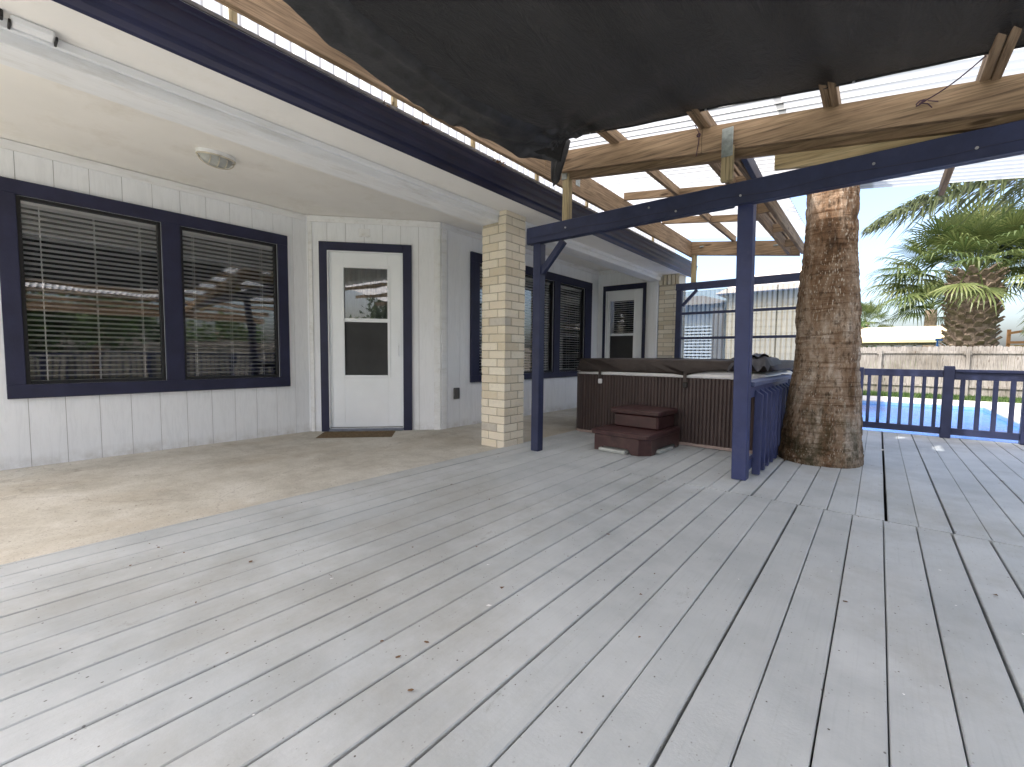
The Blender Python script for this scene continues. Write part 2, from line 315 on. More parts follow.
# ---------------------------------------------------------------- mesh helper
class MB:
    def __init__(s): s.v = []; s.f = []; s.a = []; s.mi = []; s.smooth = False
    def add(s, vs, fs, a=0., mi=0):
        o = len(s.v); s.v += [Vector(p) for p in vs]
        for f in fs: s.f.append([i+o for i in f]); s.a.append(a); s.mi.append(mi)
        return s
    def box(s, x0, x1, y0, y1, z0, z1, a=0., mi=0, mtx=None, ch=0.0):
        if x1 < x0: x0, x1 = x1, x0
        if ch > 0:   # chamfered box via bmesh
            bm = bmesh.new(); bmesh.ops.create_cube(bm, size=1)
            for w in bm.verts: w.co = Vector(((x0+x1)/2+w.co.x*(x1-x0), (y0+y1)/2+w.co.y*(y1-y0), (z0+z1)/2+w.co.z*(z1-z0)))
            bmesh.ops.bevel(bm, geom=bm.edges[:]+bm.verts[:], offset=ch, segments=1, affect='EDGES')
            bm.verts.index_update()
            vs = [w.co.copy() for w in bm.verts]; fs = [[w.index for w in f.verts] for f in bm.faces]; bm.free()
        else:
            vs = [Vector((x, y, z)) for z in (z0, z1) for y in (y0, y1) for x in (x0, x1)]
            fs = [(0,2,3,1), (4,5,7,6), (0,1,5,4), (2,6,7,3), (0,4,6,2), (1,3,7,5)]
        if mtx: vs = [mtx @ p for p in vs]
        return s.add(vs, fs, a, mi)
    def bar(s, p, q, w, h, a=0., mi=0, up=(0,0,1), ch=.003):
        """rectangular bar from p to q, width w (sideways) height h (up)"""
        p = Vector(p); q = Vector(q); d = (q-p); ln = d.length; d.normalize()
        u = Vector(up); r = d.cross(u).normalized(); u = r.cross(d).normalized()
        m = Matrix((( r.x, d.x, u.x, p.x), (r.y, d.y, u.y, p.y), (r.z, d.z, u.z, p.z), (0,0,0,1)))
        return s.box(-w/2, w/2, 0, ln, -h/2, h/2, a, mi, m, ch)
    def tube(s, pts, rad, n=8, a=0., mi=0, cap=True):
        pts = [Vector(p) for p in pts]; rads = rad if isinstance(rad, (list, tuple)) else [rad]*len(pts)
        vs = []; prev = None
        for i, p in enumerate(pts):
            d = (pts[min(i+1, len(pts)-1)]-pts[max(i-1, 0)]).normalized()
            up = Vector((0,0,1)) if abs(d.z) < .9 else Vector((1,0,0))
            r = d.cross(up).normalized(); u = r.cross(d)
            for k in range(n):
                t = 2*PI*k/n; vs.append(p+(r*math.cos(t)+u*math.sin(t))*rads[i])
        fs = [(i*n+k, i*n+(k+1) % n, (i+1)*n+(k+1) % n, (i+1)*n+k) for i in range(len(pts)-1) for k in range(n)]
        if cap: fs += [tuple(range(n-1, -1, -1)), tuple((len(pts)-1)*n+k for k in range(n))]
        return s.add(vs, fs, a, mi)
    def grid(s, fn, nu, nv, a=0., mi=0):
        vs = [fn(i/nu, j/nv) for j in range(nv+1) for i in range(nu+1)]
        fs = [(j*(nu+1)+i, j*(nu+1)+i+1, (j+1)*(nu+1)+i+1, (j+1)*(nu+1)+i) for j in range(nv) for i in range(nu)]
        return s.add(vs, fs, a, mi)
    def build(s, name, mats, parent=None, smooth=False, base=None):
        me = bpy.data.meshes.new(name)
        b = Vector(base) if base is not None else (world_of(parent) if parent else Vector((0,0,0)))
        me.from_pydata([p-b for p in s.v], [], s.f); 
        if not isinstance(mats, (list, tuple)): mats = [mats]
        for m in mats: me.materials.append(m)
        at = me.attributes.new('v', 'FLOAT', 'FACE'); at.data.foreach_set('value', s.a)
        me.polygons.foreach_set('material_index', s.mi)
        if smooth: me.polygons.foreach_set('use_smooth', [True]*len(me.polygons))
        me.update()
        o = bpy.data.objects.new(name, me); COL.objects.link(o)
        if parent: o.parent = parent
        elif base is not None: o.location = b
        return o
def world_of(o):
    v = Vector(o.location)
    while o.parent: o = o.parent; v += o.location
    return v
def thing(name, label, cat, loc, group=None):
    o = bpy.data.objects.new(name, None); COL.objects.link(o); o.location = loc
    o.empty_display_size = .1
    o['label'] = label; o['category'] = cat
    if group: o['group'] = group
    return o
def tag(o, label, cat, group=None):
    o['label'] = label; o['category'] = cat
    if group: o['group'] = group
    return o
def struct(o): o['kind'] = 'structure'; return o
def stuff(o, label, cat): o['kind'] = 'stuff'; return tag(o, label, cat)

# ---------------------------------------------------------------- setting: ground, pool, patio, deck
b = MB(); G = -.33
# one ground sheet with the pool cut out of it, reaching the horizon
PX0, PX1, PY0, PY1 = -7.0, 2.3, 9.9, 17.8
xs = [-400, PX0, PX1, 400]; ys = [-400, PY0, PY1, 900]
for i in range(3):
    for j in range(3):
        if i == 1 and j == 1: continue
        b.add([(xs[i], ys[j], G), (xs[i+1], ys[j], G), (xs[i+1], ys[j+1], G), (xs[i], ys[j+1], G)], [(0,1,2,3)])
struct(b.build('ground', M['grass']))
b = MB()
for x0, x1, y0, y1 in ((-7.5, 9.0, 7.2, PY0), (PX1, 9.0, PY0, PY1), (-7.5, 9.0, PY1, 19.9), (-7.5, PX0, PY0, PY1)):
    b.box(x0, x1, y0, y1, G-.1, G+.012)
b.box(4.3, 9.0, -8, 7.2, G-.1, G+.012)
struct(b.build('pool_surround', M['coping']))
b = MB(); b.add([(PX0, PY0, G-.10), (PX1, PY0, G-.10), (PX1, PY1, G-.10), (PX0, PY1, G-.10)], [(0,1,2,3)])
struct(b.build('pool_water', M['water']))
b = MB()
e = .05
for x0, x1, y0, y1 in ((PX0-e, PX1+e, PY1-.004, PY1+e), (PX0-e, PX1+e, PY0-e, PY0+.004), (PX1-.004, PX1+e, PY0+.01, PY1-.01), (PX0-e, PX0+.004, PY0+.01, PY1-.01)):
    b.box(x0, x1, y0, y1, G-1.2, G-.02)
struct(b.build('pool_wall', simple('blue_pool_tile', (.20, .36, .58), .2, 20, .3, .05)))
b = MB(); 
n_ = 120
ee = [(-3.032+.010*noise.noise(Vector((i*.21, 0, 3)))+.004*noise.noise(Vector((i*1.7, 0, 8))), -6+15.2*i/n_) for i in range(n_+1)]
b.add([(x_, y_, z_) for (x_, y_) in ee for z_ in (-.018, -.2)]+[(-6.2, y_, -.018) for (x_, y_) in ee], [(2*i, 2*i+2, 2*(n_+1)+i+1, 2*(n_+1)+i) for i in range(n_)]+[(2*i+1, 2*i+3, 2*i+2, 2*i) for i in range(n_)])
struct(b.build('patio', M['concrete']))
b = MB(); b.box(-3.2, 4.2, -6, 7.6, -.30, -.24)
struct(b.build('soil_under_deck', M['soil']))

def deck():
    b = MB(); pitch = .1452
    k0 = int(-3.0/pitch)-1
    x = -3.0
    edges = [-.08 + pitch*k for k in range(-21, 31)]
    screws = MB()
    for i in range(len(edges)-1):
        e0, e1 = edges[i], edges[i+1]
        if e0 < -3.06: e0 = -3.008
        for (y0, y1) in (((-6, 3.41), (3.422, 7.66)) if e0 > -1.9 else ((-6, 7.66),)):
            if y0 > 0 and y0 < 4: sh = rnd.uniform(-.004, .004)+.012
            else: sh = 0
            g0 = rnd.choice([.0022, .003, .004, .005, .006, .0075]); g1 = rnd.choice([.0015, .002, .003])
            a = rnd.random(); dz = rnd.uniform(-.0012, .0012); n = int((y1-y0)/.35)+1
            ph = rnd.uniform(0, 9)
            prof = []
            for j in range(n+1):
                y = y0+(y1-y0)*j/n
                w0 = .0013*noise.noise(Vector((ph, y*1.7, 1))); w1 = .0013*noise.noise(Vector((ph, y*1.7, 5)))
                zz = dz+.0013*noise.noise(Vector((ph, y*.9, 9)))
                l = e0+g0+w0+sh; r = e1-g1+w1+sh
                cup = .0012
                prof.append([(l, y, -.032), (l, y, -.0035+zz), (l+.003, y, zz), ((l+r)/2, y, zz-cup), (r-.003, y, zz), (r, y, -.0035+zz), (r, y, -.032)])
            vs = [p for q in prof for p in q]
            fs = [(j*7+k, j*7+k+1, (j+1)*7+k+1, (j+1)*7+k) for j in range(n) for k in range(6)]
            fs += [(0, 6, 5, 4, 3, 2, 1), tuple(n*7+k for k in range(7))]
            b.add(vs, [f[::-1] for f in fs], a)
            yy = y0+.05
            while yy < y1:
                for fx in (.2, .8):
                    if rnd.random() < .6:
                        cx = e0+(e1-e0)*fx+sh+rnd.uniform(-.006, .006); cy = yy+rnd.uniform(-.03, .03); rr = rnd.uniform(.0020, .0036)
                        b.add([(cx+rr*math.cos(q*PI/3), cy+rr*math.sin(q*PI/3), .0024) for q in range(6)], [range(6)], .5, 1)
                yy += .406
    return b.build('deck', [M['deck'], simple('screw_rust', (.10, .085, .075), .2, 30, .7, 0)])
struct(deck())
# rim board on the far edge of the deck
b = MB(); b.box(-3.0, 4.2, 7.664, 7.70, -.24, -.004); b.box(4.2, 4.24, -6, 7.66, -.24, -.004)
struct(b.build('deck_rim', M['deck']))

# leaf bits and flakes lying about on the deck (uncountable litter)
b = MB()
lit = [(-1.35, 1.62, .010), (-.98, 2.05, .012), (-.1, 1.9, .006)]
for i in range(260):
    x = rnd.uniform(-2.9, 1.3); y = rnd.uniform(.4, 7.2)
    s_ = rnd.uniform(.002, .0065)*(1.9 if rnd.random() < .10 else 1)
    el = rnd.uniform(.4, 2.2); t0 = rnd.uniform(0, PI); n = rnd.choice([3, 4, 5])
    b.add([(x+s_*el*math.cos(q*2*PI/n)*math.cos(t0)-s_*math.sin(q*2*PI/n)*math.sin(t0),
            y+s_*el*math.cos(q*2*PI/n)*math.sin(t0)+s_*math.sin(q*2*PI/n)*math.cos(t0), .004+rnd.uniform(0, .002)) for q in range(n)],
          [range(n)], 0, 0 if rnd.random() < .72 else 1)
stuff(b.build('deck_litter', [M['gasket'], M['paint_flake']]), 'tiny brown leaf bits and white paint flakes scattered over the grey deck', 'litter')
# grass strip along the fence
b = MB()
for i in range(9000):
    x = rnd.uniform(-3, 8); y = rnd.uniform(20.0, 22.3); h = rnd.uniform(.04, .13); t0 = rnd.uniform(0, PI); w = .012
    dx, dy = math.cos(t0)*w, math.sin(t0)*w
    b.add([(x-dx, y-dy, G), (x+dx, y+dy, G), (x+rnd.uniform(-.04, .04), y+rnd.uniform(-.04, .04), G+h)], [(0,1,2)], rnd.random())
stuff(b.build('grass', M['bush_leaf']), 'strip of short green grass between pool paving and fence', 'grass')

# ---------------------------------------------------------------- house
WX = -5.49
house = thing('house', 'white single storey house with navy trim, gutter and covered patio', 'house', (-5.49, 3.0, 0))
def siding(bb, p0, p1, z0, z1, openings=(), first=.2, pitch=.222):
    """grooved siding from p0 to p1 (2D), facing right-hand side of the direction; openings (u0,u1,z0,z1)"""
    p0 = Vector((*p0, 0)); p1 = Vector((*p1, 0)); d = (p1-p0); ln = d.length; d.normalize(); n = Vector((d.y, -d.x, 0))
    m = Matrix(((d.x, n.x, 0, p0.x), (d.y, n.y, 0, p0.y), (0, 0, 1, 0), (0, 0, 0, 1)))
    cuts = [0]; u = first
    while u < ln: cuts.append(u); u += pitch
    cuts.append(ln)
    def place(u0, u1, za, zb, y0, y1, mi):
        # subtract openings
        segs = [(u0, u1, za, zb)]
        for (a0, a1, c0, c1) in openings:
            new = []
            for (s0, s1, q0, q1) in segs:
                if s1 <= a0 or s0 >= a1 or q1 <= c0 or q0 >= c1: new.append((s0, s1, q0, q1)); continue
                if s0 < a0: new.append((s0, a0, q0, q1))
                if s1 > a1: new.append((a1, s1, q0, q1))
                x0, x1 = max(s0, a0), min(s1, a1)
                if q0 < c0: new.append((x0, x1, q0, c0))
                if q1 > c1: new.append((x0, x1, c1, q1))
            segs = new
        for s in segs: bb.box(s[0], s[1], y0, y1, s[2], s[3], 0, mi, m)
    place(0, ln, z0, z1, -.10, -.006, 1)
    for a0, a1 in zip(cuts[:-1], cuts[1:]):
        j = rnd.uniform(-.0006, .0006)
        place(a0+(.0022 if a0 else 0), a1-(.0022 if a1 < ln else 0), z0, z1, -.006, 0+j, 0)
ZT = 2.66
b = MB()
# left long wall (faces +X): run +Y so the right-hand side is +X
siding(b, (WX, -2), (WX, 2.67), -.03, ZT, [(2.28, 3.23, .68, 2.23), (3.38, 4.32, .68, 2.23)], first=.065)
D0 = Vector((-5.49, 2.67)); D1 = Vector((-4.40, 3.88)); DL = (D1-D0).length
siding(b, D0, D1, -.03, ZT, [(.25, 1.15, .02, 2.235)], first=.02)
siding(b, (-4.40, 3.88), (-4.40, 8.03), -.03, ZT, [(.70, 1.55, .68, 2.25), (1.72, 2.57, .68, 2.25), (2.75, 3.62, .68, 2.25)], first=.12)
siding(b, (-4.40, 8.03), (-3.16, 8.03), -.03, ZT, [(.20, .94, .02, 2.235)], first=.06)
b.build('wall', [M['siding'], M['groove']], house)
# corner boards and crown strips
dd = (D1-D0).normalized(); dn = Vector((dd.y, -dd.x))
b = MB()
def strip(p0, p1, z0, z1, t=.018, lift=0.0):
    p0 = Vector(p0); p1 = Vector(p1); d = (p1-p0).normalized(); n = Vector((d.y, -d.x)); q = (p0+p1)/2; ln = (p1-p0).length
    m = Matrix(((d.x, n.x, 0, p0.x), (d.y, n.y, 0, p0.y), (0,0,1,0), (0,0,0,1)))
    b.box(0, ln, .0015+lift, t+lift, z0, z1, 0, 0, m, .003)
strip((WX, -2), (WX, 2.66), 2.575, 2.65); strip(D0+dd*.02, D1-dd*.0, 2.575, 2.65); strip((-4.4, 3.9), (-4.4, 8.0), 2.575, 2.65)
strip((-4.38, 8.03), (-3.2, 8.03), 2.575, 2.65)
strip(D0+dd*.025, D0+dd*.07, -.018, 2.573); strip(D1-dd*.085, D1-dd*.002, -.018, 2.573, .02); strip((-4.4, 3.885), (-4.4, 3.965), -.018, 2.573, .02)
b.build('corner_trim', M['white_beam'], house)

# window maker: wall point p, along direction d, normal n
def frame_m(p, d):
    d = Vector((*d, 0)).normalized(); n = Vector((d.y, -d.x, 0))
    return Matrix(((d.x, n.x, 0, p[0]), (d.y, n.y, 0, p[1]), (0,0,1,0), (0,0,0,1)))
def window(p, d, u0, u1, z0, z1, panes, pz0, pz1, label):
    m = frame_m(p, d); base = Vector((p[0], p[1], 0))
    b = MB()
    t0, t1 = .002, .036
    us = [u0]; 
    for a0, a1 in panes: us += [a0, a1]
    us.append(u1)
    b.box(u0, u1, t0, t1, pz1, z1, 0, 0, m, .003); b.box(u0, u1, t0, t1, z0, pz0, 0, 0, m, .003)
    for k in range(0, len(us), 2): b.box(us[k], us[k+1], t0, t1-.003, pz0-.001, pz1+.001, 0, 0, m, .003)
    for a0, a1 in panes:   # jambs back into the wall
        b.box(a0-.008, a0-.001, -.10, t0, pz0, pz1, 0, 0, m); b.box(a1+.001, a1+.008, -.10, t0, pz0, pz1, 0, 0, m)
        b.box(a0, a1, -.10, t0, pz1+.001, pz1+.01, 0, 0, m); b.box(a0, a1, -.10, t0, pz0-.01, pz0-.001, 0, 0, m)
    w = b.build('window', M['navy_trim'], house)
    for a0, a1 in panes:
        f = MB(); s = .028
        f.box(a0, a0+s, -.05, -.004, pz0, pz1, 0, 0, m, .003); f.box(a1-s, a1, -.05, -.004, pz0, pz1, 0, 0, m, .003)
        f.box(a0+s, a1-s, -.05, -.005, pz1-s, pz1, 0, 0, m, .003); f.box(a0+s, a1-s, -.05, -.005, pz0, pz0+s, 0, 0, m, .003)
        f.build('sash', M['dark_frame'], w)
        g = MB(); g.add([m @ Vector(q) for q in ((a0+s, -.03, pz0+s), (a1-s, -.03, pz0+s), (a1-s, -.03, pz1-s), (a0+s, -.03, pz1-s))], [(0,1,2,3)])
        g.build('pane', M['glass'], w)
        bl = MB(); z = pz1-.06; yb = -.078
        bl.box(a0+.012, a1-.012, yb-.025, yb+.025, pz1-.052, pz1-.008, 0, 0, m)
        i = 0
        while z > pz0+.035:
            tilt = R(17)+rnd.uniform(-.03, .03); c_, s_ = math.cos(tilt)*.0245, math.sin(tilt)*.0245
            sg = .0016*math.sin(i*1.3)
            vs = []
            for uu in (a0+.014, (a0+a1)/2, a1-.014):
                sag = -.002 if uu == (a0+a1)/2 else 0
                vs += [(uu, yb-c_, z-s_+sag+sg), (uu, yb, z+.0035+sag+sg), (uu, yb+c_, z+s_+sag+sg)]
            bl.add([m @ Vector(q) for q in vs], [(0,1,4,3), (1,2,5,4), (3,4,7,6), (4,5,8,7)])
            z -= .043; i += 1
        bl.box(a0+.012, a1-.012, yb-.022, yb+.022, pz0+.006, pz0+.028, 0, 0, m)
        for fr_ in (.14, .5, .84):
            u = a0+(a1-a0)*fr_
            bl.box(u-.0022, u+.0022, yb+.0262, yb+.0275, pz0+.02, pz1-.03, 0, 0, m)
            bl.box(u-.0015, u+.0015, yb-.0275, yb-.0262, pz0+.02, pz1-.03, 0, 0, m)
        bl.build('blind', M['blind'], w)
    r = MB(); r.box(u0+.06, u1-.06, -.60, -.58, z0+.02, z1-.02, 0, 0, m)
    r.box(u0+.05, u0+.06, -.6, -.101, z0+.02, z1-.02, 0, 0, m); r.box(u1-.06, u1-.05, -.6, -.101, z0+.02, z1-.02, 0, 0, m)
    r.box(u0+.06, u1-.06, -.58, -.101, z0+.0, z0+.02, 0, 0, m); r.box(u0+.06, u1-.06, -.58, -.101, z1-.02, z1, 0, 0, m)
    r.build('room_backing', M['interior'], w)
    return w
w = window((WX, -2), (0, 1), 2.17, 4.43, .565, 2.345, [(2.28, 3.23), (3.38, 4.32)], .68, 2.23, '')
w['label'] = 'double window with white blinds beside the patio door'
w = window((-4.40, 3.88), (0, 1), .53, 3.86, .58, 2.38, [(.70, 1.55), (1.72, 2.57), (2.75, 3.62)], .68, 2.25, '')
w['label'] = 'triple window with white blinds partly hidden by the brick column'

M['screen'] = simple('black_insect_screen', (.030, .031, .032), .25, 3, .5, .6, 500, .35)
def door(p, d, u0, u1, tu0, tu1, g0, g1, zt, knob, up_blind, label):
    m = frame_m(p, d)
    sl = MB(); y0, y1 = -.06, -.012
    gz0, gzm, gz1 = .69, 1.39, 2.04
    # slab built around the glass opening
    sl.box(u0, g0, y0, y1, .03, zt, 0, 0, m, .004); sl.box(g1, u1, y0, y1, .03, zt, 0, 0, m, .004)
    sl.box(g0+.0, g1, y0, y1, .03, gz0, 0, 0, m, .002); sl.box(g0, g1, y0, y1, gz1, zt, 0, 0, m, .002)
    sl.box(g0, g1, y0+.012, y1-.004, gzm-.025, gzm+.022, 0, 0, m, .004)
    # raised bead round the lite
    for a0, a1, c0, c1 in ((g0-.03, g0+.004, gz0-.03, gz1+.03), (g1-.004, g1+.03, gz0-.03, gz1+.03)):
        sl.box(a0, a1, y1, y1+.012, c0, c1, 0, 0, m, .004)
    sl.box(g0+.005, g1-.005, y1, y1+.0115, gz1-.004, gz1+.03, 0, 0, m, .004); sl.box(g0+.005, g1-.005, y1, y1+.0115, gz0-.03, gz0+.004, 0, 0, m, .004)
    # white jamb strips of the storm door
    sl.box(u0+.018, u0+.03, y1, y1+.008, .05, zt-.03, 0, 0, m, .002); sl.box(u1-.03, u1-.018, y1, y1+.008, .05, zt-.03, 0, 0, m, .002)
    dr = sl.build('door', M['door_white'], house); dr['label'] = label
    fr = MB(); t1 = .034
    fr.box(tu0, u0-.012, .002, t1, -.018, zt+.115, 0, 0, m, .003); fr.box(u1+.012, tu1, .002, t1, -.018, zt+.115, 0, 0, m, .003)
    fr.box(u0-.012, u1+.012, .002, t1-.002, zt+.012, zt+.115, 0, 0, m, .003)
    fr.build('door_frame', M['navy_trim'], dr)
    jb = MB(); jb.box(u0-.0115, u0-.001, -.08, .028, .03, zt+.0115, 0, 0, m, .002); jb.box(u1+.001, u1+.0115, -.08, .028, .03, zt+.0115, 0, 0, m, .002)
    jb.box(u0-.001, u1+.001, -.08, .028, zt+.001, zt+.0115, 0, 0, m, .002); jb.build('jamb', M['door_white'], dr)
    g = MB(); g.add([m @ Vector(q) for q in ((g0, -.035, gz0), (g1, -.035, gz0), (g1, -.035, gzm-.025), (g0, -.035, gzm-.025))], [(0,1,2,3)])
    g.build('insect_screen', M['screen'], dr); g = MB()
    g.add([m @ Vector(q) for q in ((g0, -.032, gzm+.022), (g1, -.032, gzm+.022), (g1, -.032, gz1), (g0, -.032, gz1))], [(0,1,2,3)])
    g.build('pane', M['glass'], dr)
    th = MB(); th.box(u0-.01, u1+.01, -.09, .05, -.015, .012, 0, 0, m, .004); th.build('threshold', simple('grey_threshold', (.17, .19, .24), .2, 9, .6, .1), dr)
    hb = MB(); uk = u1-.055 if knob else u1-.05
    hb.box(uk-.012, uk+.012, y1, y1+.012, .93, 1.10, 0, 0, m, .004); hb.box(uk-.008, uk+.008, y1+.012, y1+.035, .955, .97, 0, 0, m, .002)
    hb.box(uk-.008, uk+.008, y1+.012, y1+.035, 1.06, 1.075, 0, 0, m, .002); hb.box(uk-.009, uk+.009, y1+.035, y1+.045, .955, 1.075, 0, 0, m, .003)
    hb.build('handle', M['door_white'], dr)
    rm = MB(); rm.box(g0-.05, g1+.05, -.30, -.29, .4, 2.2, 0, 0, m); rm.build('inner_door', M['interior'], dr)
    if up_blind == 'curtain':
        cu = MB(); cu.add([m @ Vector((g0-.02+(g1-g0+.04)*i/24, -.12+.012*math.sin(i*1.9), z)) for i in range(25) for z in (1.36, 2.08)],
                          [(2*i, 2*i+2, 2*i+3, 2*i+1) for i in range(24)]); cu.build('curtain', M['mid_interior'], dr)
    else:
        cu = MB(); z = 2.03
        while z > .72:
            cu.add([m @ Vector(q) for q in ((g0+.005, -.15, z-.006), (g1-.005, -.15, z-.006), (g1-.005, -.105, z+.006), (g0+.005, -.105, z+.006))], [(0,1,2,3)])
            z -= .042 if z > 1.42 else 5
        cu.build('blind', M['blind'], dr)
door(D0, dd, .255, 1.145, .15, 1.265, .43, .965, 2.225, True, 'curtain', 'white patio door with two panes beside the brown mat')
door((-4.40, 8.03), (1, 0), .20, .94,   .13, 1.01, .27, .77, 2.225, False, 'blind', 'white half glazed door behind the hot tub')
# outlet box
b = MB(); b.box(-4.398, -4.362, 4.10, 4.19, .37, .52, 0, 0, None, .006); b.box(-4.362, -4.352, 4.115, 4.175, .385, .505, 0, 0, None, .004)
b.build('outlet_box', M['outlet'], house)
# small vent cover over the door
mm = frame_m(D0, dd)
b = MB(); b.box(.62, .76, .0022, .010, 2.42, 2.52, 0, 0, mm, .004); b.box(.64, .655, .010, .03, 2.41, 2.425, 0, 0, mm, .002); b.box(.72, .735, .010, .03, 2.41, 2.425, 0, 0, mm, .002)
b.build('sign_bracket', M['white_beam'], house)

# ceiling, box beam, soffit, gutter
b = MB(); b.box(-5.65, -3.33, -2, 8.3, 2.655, 2.70); b.build('ceiling', M['ceiling'], house)  # porch stops behind the camera, cut short to let daylight in
b = MB(); b.box(-3.10, -2.735, -2, 8.45, 2.442, 2.47); b.build('soffit', M['ceiling'], house)
b = MB(); b.box(-3.325, -3.10, -2, 7.96, 2.335, 2.70, 0, 0, None, .004)
b.box(-3.10, -3.078, -2, 7.96, 2.395, 2.4415, 0, 0, None, .006)
b.box(-3.348, -3.325, -2, 7.96, 2.36, 2.42, 0, 0, None, .006)
b.build('box_beam', M['white_beam'], house)
# gutter: a folded ogee profile run along Y
prof = [(-2.735, 2.425), (-2.722, 2.418), (-2.706, 2.432), (-2.704, 2.470), (-2.690, 2.482), (-2.668, 2.492), (-2.652, 2.520), (-2.650, 2.560), (-2.634, 2.578), (-2.622, 2.60), (-2.622, 2.640), (-2.610, 2.652), (-2.606, 2.678), (-2.618, 2.684), (-2.735, 2.684)]
# keep the projected depth small so the top edge lands where the photo has it
b = MB(); gx = lambda x: -2.735+(x+2.735)*.55
prof = [(x, 2.418+(z-2.418)*.87) for x, z in prof]
vs = []
ysg = [-2 + 10.6*i/40 for i in range(41)]
for y in ysg:
    for x, z in prof: vs.append((gx(x)+.002*noise.noise(Vector((x*5, y*.8, z))), y, z+.004*noise.noise(Vector((1, y*.5, 0)))))
n = len(prof)
fs = [(j*n+k, (j+1)*n+k, (j+1)*n+k+1, j*n+k+1) for j in range(40) for k in range(n-1)]
fs += [tuple(range(n)), tuple(40*n+k for k in range(n-1, -1, -1))]
b.add(vs, fs); b.build('gutter', M['navy_gutter'], house)
b = MB()
for y, l in ((1.9, .05), (3.02, .06), (3.1, .03), (4.6, .05), (2.2, .03)):   # leaf clumps lying in the gutter edge
    for q in range(9):
        x_, y_, z_ = -2.68+rnd.uniform(-.02, .02), y+rnd.uniform(-l, l), 2.655+rnd.uniform(0, .022); s_ = rnd.uniform(.012, .026)
        b.add([(x_+rnd.uniform(-s_, s_), y_+rnd.uniform(-s_, s_), z_+rnd.uniform(-s_, s_)*.6) for k in range(4)], [(0,1,2), (1,2,3), (0,2,3)])
b.build('gutter_leaves', M['gasket'], house)
b = MB()   # house roof, its unseen near end lengthened to shade the patio
b.add([(-2.74, -3.0, 2.70), (-2.74, 8.5, 2.70), (-8.5, 8.5, 4.6), (-8.5, -3.0, 4.6), (-2.74, -3.0, 2.72), (-2.74, 8.5, 2.72), (-8.5, 8.5, 4.62), (-8.5, -3.0, 4.62)],
      [(0,1,2,3), (7,6,5,4), (0,4,5,1), (1,5,6,2), (3,2,6,7), (0,3,7,4)])
b.build('roof', M['grey_roof'], house)
b = MB(); b.box(-8.4, -6.2, -2, 8.3, -.2, 2.6); b.box(-5.74, -3.2, 8.35, 8.45, -.2, 2.44); b.build('back_wall', M['siding'], house)

# brick columns
def brick_column(x0, y0, w, dpt, top_fn, course=.0862, soldier=None, name='brick_column'):
    b = MB(); k = 0; z = -.018; mo = .010
    while True:
        z1 = z+course-mo
        zt = top_fn(0)
        if z >= zt-.02: break
        hd = .095
        S_ = [(0, w-hd-mo, 0, hd), (w-hd, w, 0, dpt-hd-mo), (hd+mo, w, dpt-hd, dpt), (0, hd, hd+mo, dpt)]
        if k % 2: S_ = [(w-x1_, w-x0_, y0_, y1_) for x0_, x1_, y0_, y1_ in S_]
        for xa, xb, ya, yb in S_:
            tp = top_fn((xa+xb)/2)
            if z > tp-.02: continue
            j = [rnd.uniform(-.0022, .0022) for _ in range(6)]
            zz1 = min(z1, tp-.002)
            a = rnd.random()
            bx0, bx1, by0, by1 = x0+xa+j[0], x0+xb+j[1], y0+ya+j[2], y0+yb+j[3]
            b.box(bx0, bx1, by0, by1, z+j[4]*.5, zz1+j[5]*.5, a, 0, None, .0035)
        k += 1; z += course
    i_ = .007
    b.box(x0+i_, x0+w-i_, y0+i_, y0+dpt-i_, -.02, top_fn(0)-.002, 0, 1)
    if top_fn(w) > top_fn(0)+.01: b.box(x0+w*.68+i_, x0+w-i_, y0+i_, y0+dpt-i_, top_fn(0)-.002, top_fn(w)-.003, 0, 1)
    o = b.build(name, [M['brick'], M['mortar']], house); return o
def colA(x): return 2.333 if x < .22 else 2.44
def brick_column2():
    # first column: upper bricks only on the outer (right) part beside the beam
    x0, y0, w, dpt = -3.32, 3.51, .33, .33
    b = MB(); k = 0; z = -.018; mo = .010; course = .0862
    while z < 2.42:
        z1 = z+course-mo; hd = .100
        S_ = [(0, w-hd-mo, 0, hd), (w-hd, w, 0, dpt-hd-mo), (hd+mo, w, dpt-hd, dpt), (0, hd, hd+mo, dpt)]
        if k % 2: S_ = [(w-b_, w-a_, c_, d_) for a_, b_, c_, d_ in S_]
        for xa, xb, ya, yb in S_:
            if z1 > 2.333:
                xa = max(xa, .225); 
                if xb-xa < .02: continue
                z1c = min(z1, 2.44)
            else: z1c = z1
            j = [rnd.uniform(-.0022, .0022) for _ in range(6)]
            b.box(x0+xa+j[0], x0+xb+j[1], y0+ya+j[2], y0+yb+j[3], z+j[4]*.5, z1c+j[5]*.3, rnd.random(), 0, None, .0035)
        k += 1; z += course
    i_ = .006
    b.box(x0+i_, x0+w-i_, y0+i_, y0+dpt-i_, -.02, 2.333, 0, 1); b.box(x0+.225+i_, x0+w-i_, y0+i_, y0+dpt-i_, 2.333, 2.438, 0, 1)
    o = b.build('brick_column', [M['brick'], M['mortar']], house); o['label'] = 'pale brick column standing at the patio edge'
brick_column2()
o = brick_column(-3.15, 8.03, .37, .33, lambda x: 2.26, .078)
o['label'] = 'pale brick column with soldier course behind the hot tub'
b = MB()
x = -3.15
while x < -2.79:
    b.box(x, x+.062, 8.02, 8.36, 2.262, 2.44, rnd.random(), 0, None, .003); x += .0745
b.build('soldier_course', [M['brick'], M['mortar']], house)
b = MB(); b.box(-3.325, -3.16, 7.97, 8.04, -.018, 2.44, 0, 0, None, .004); b.build('white_pilaster', M['siding'], house)

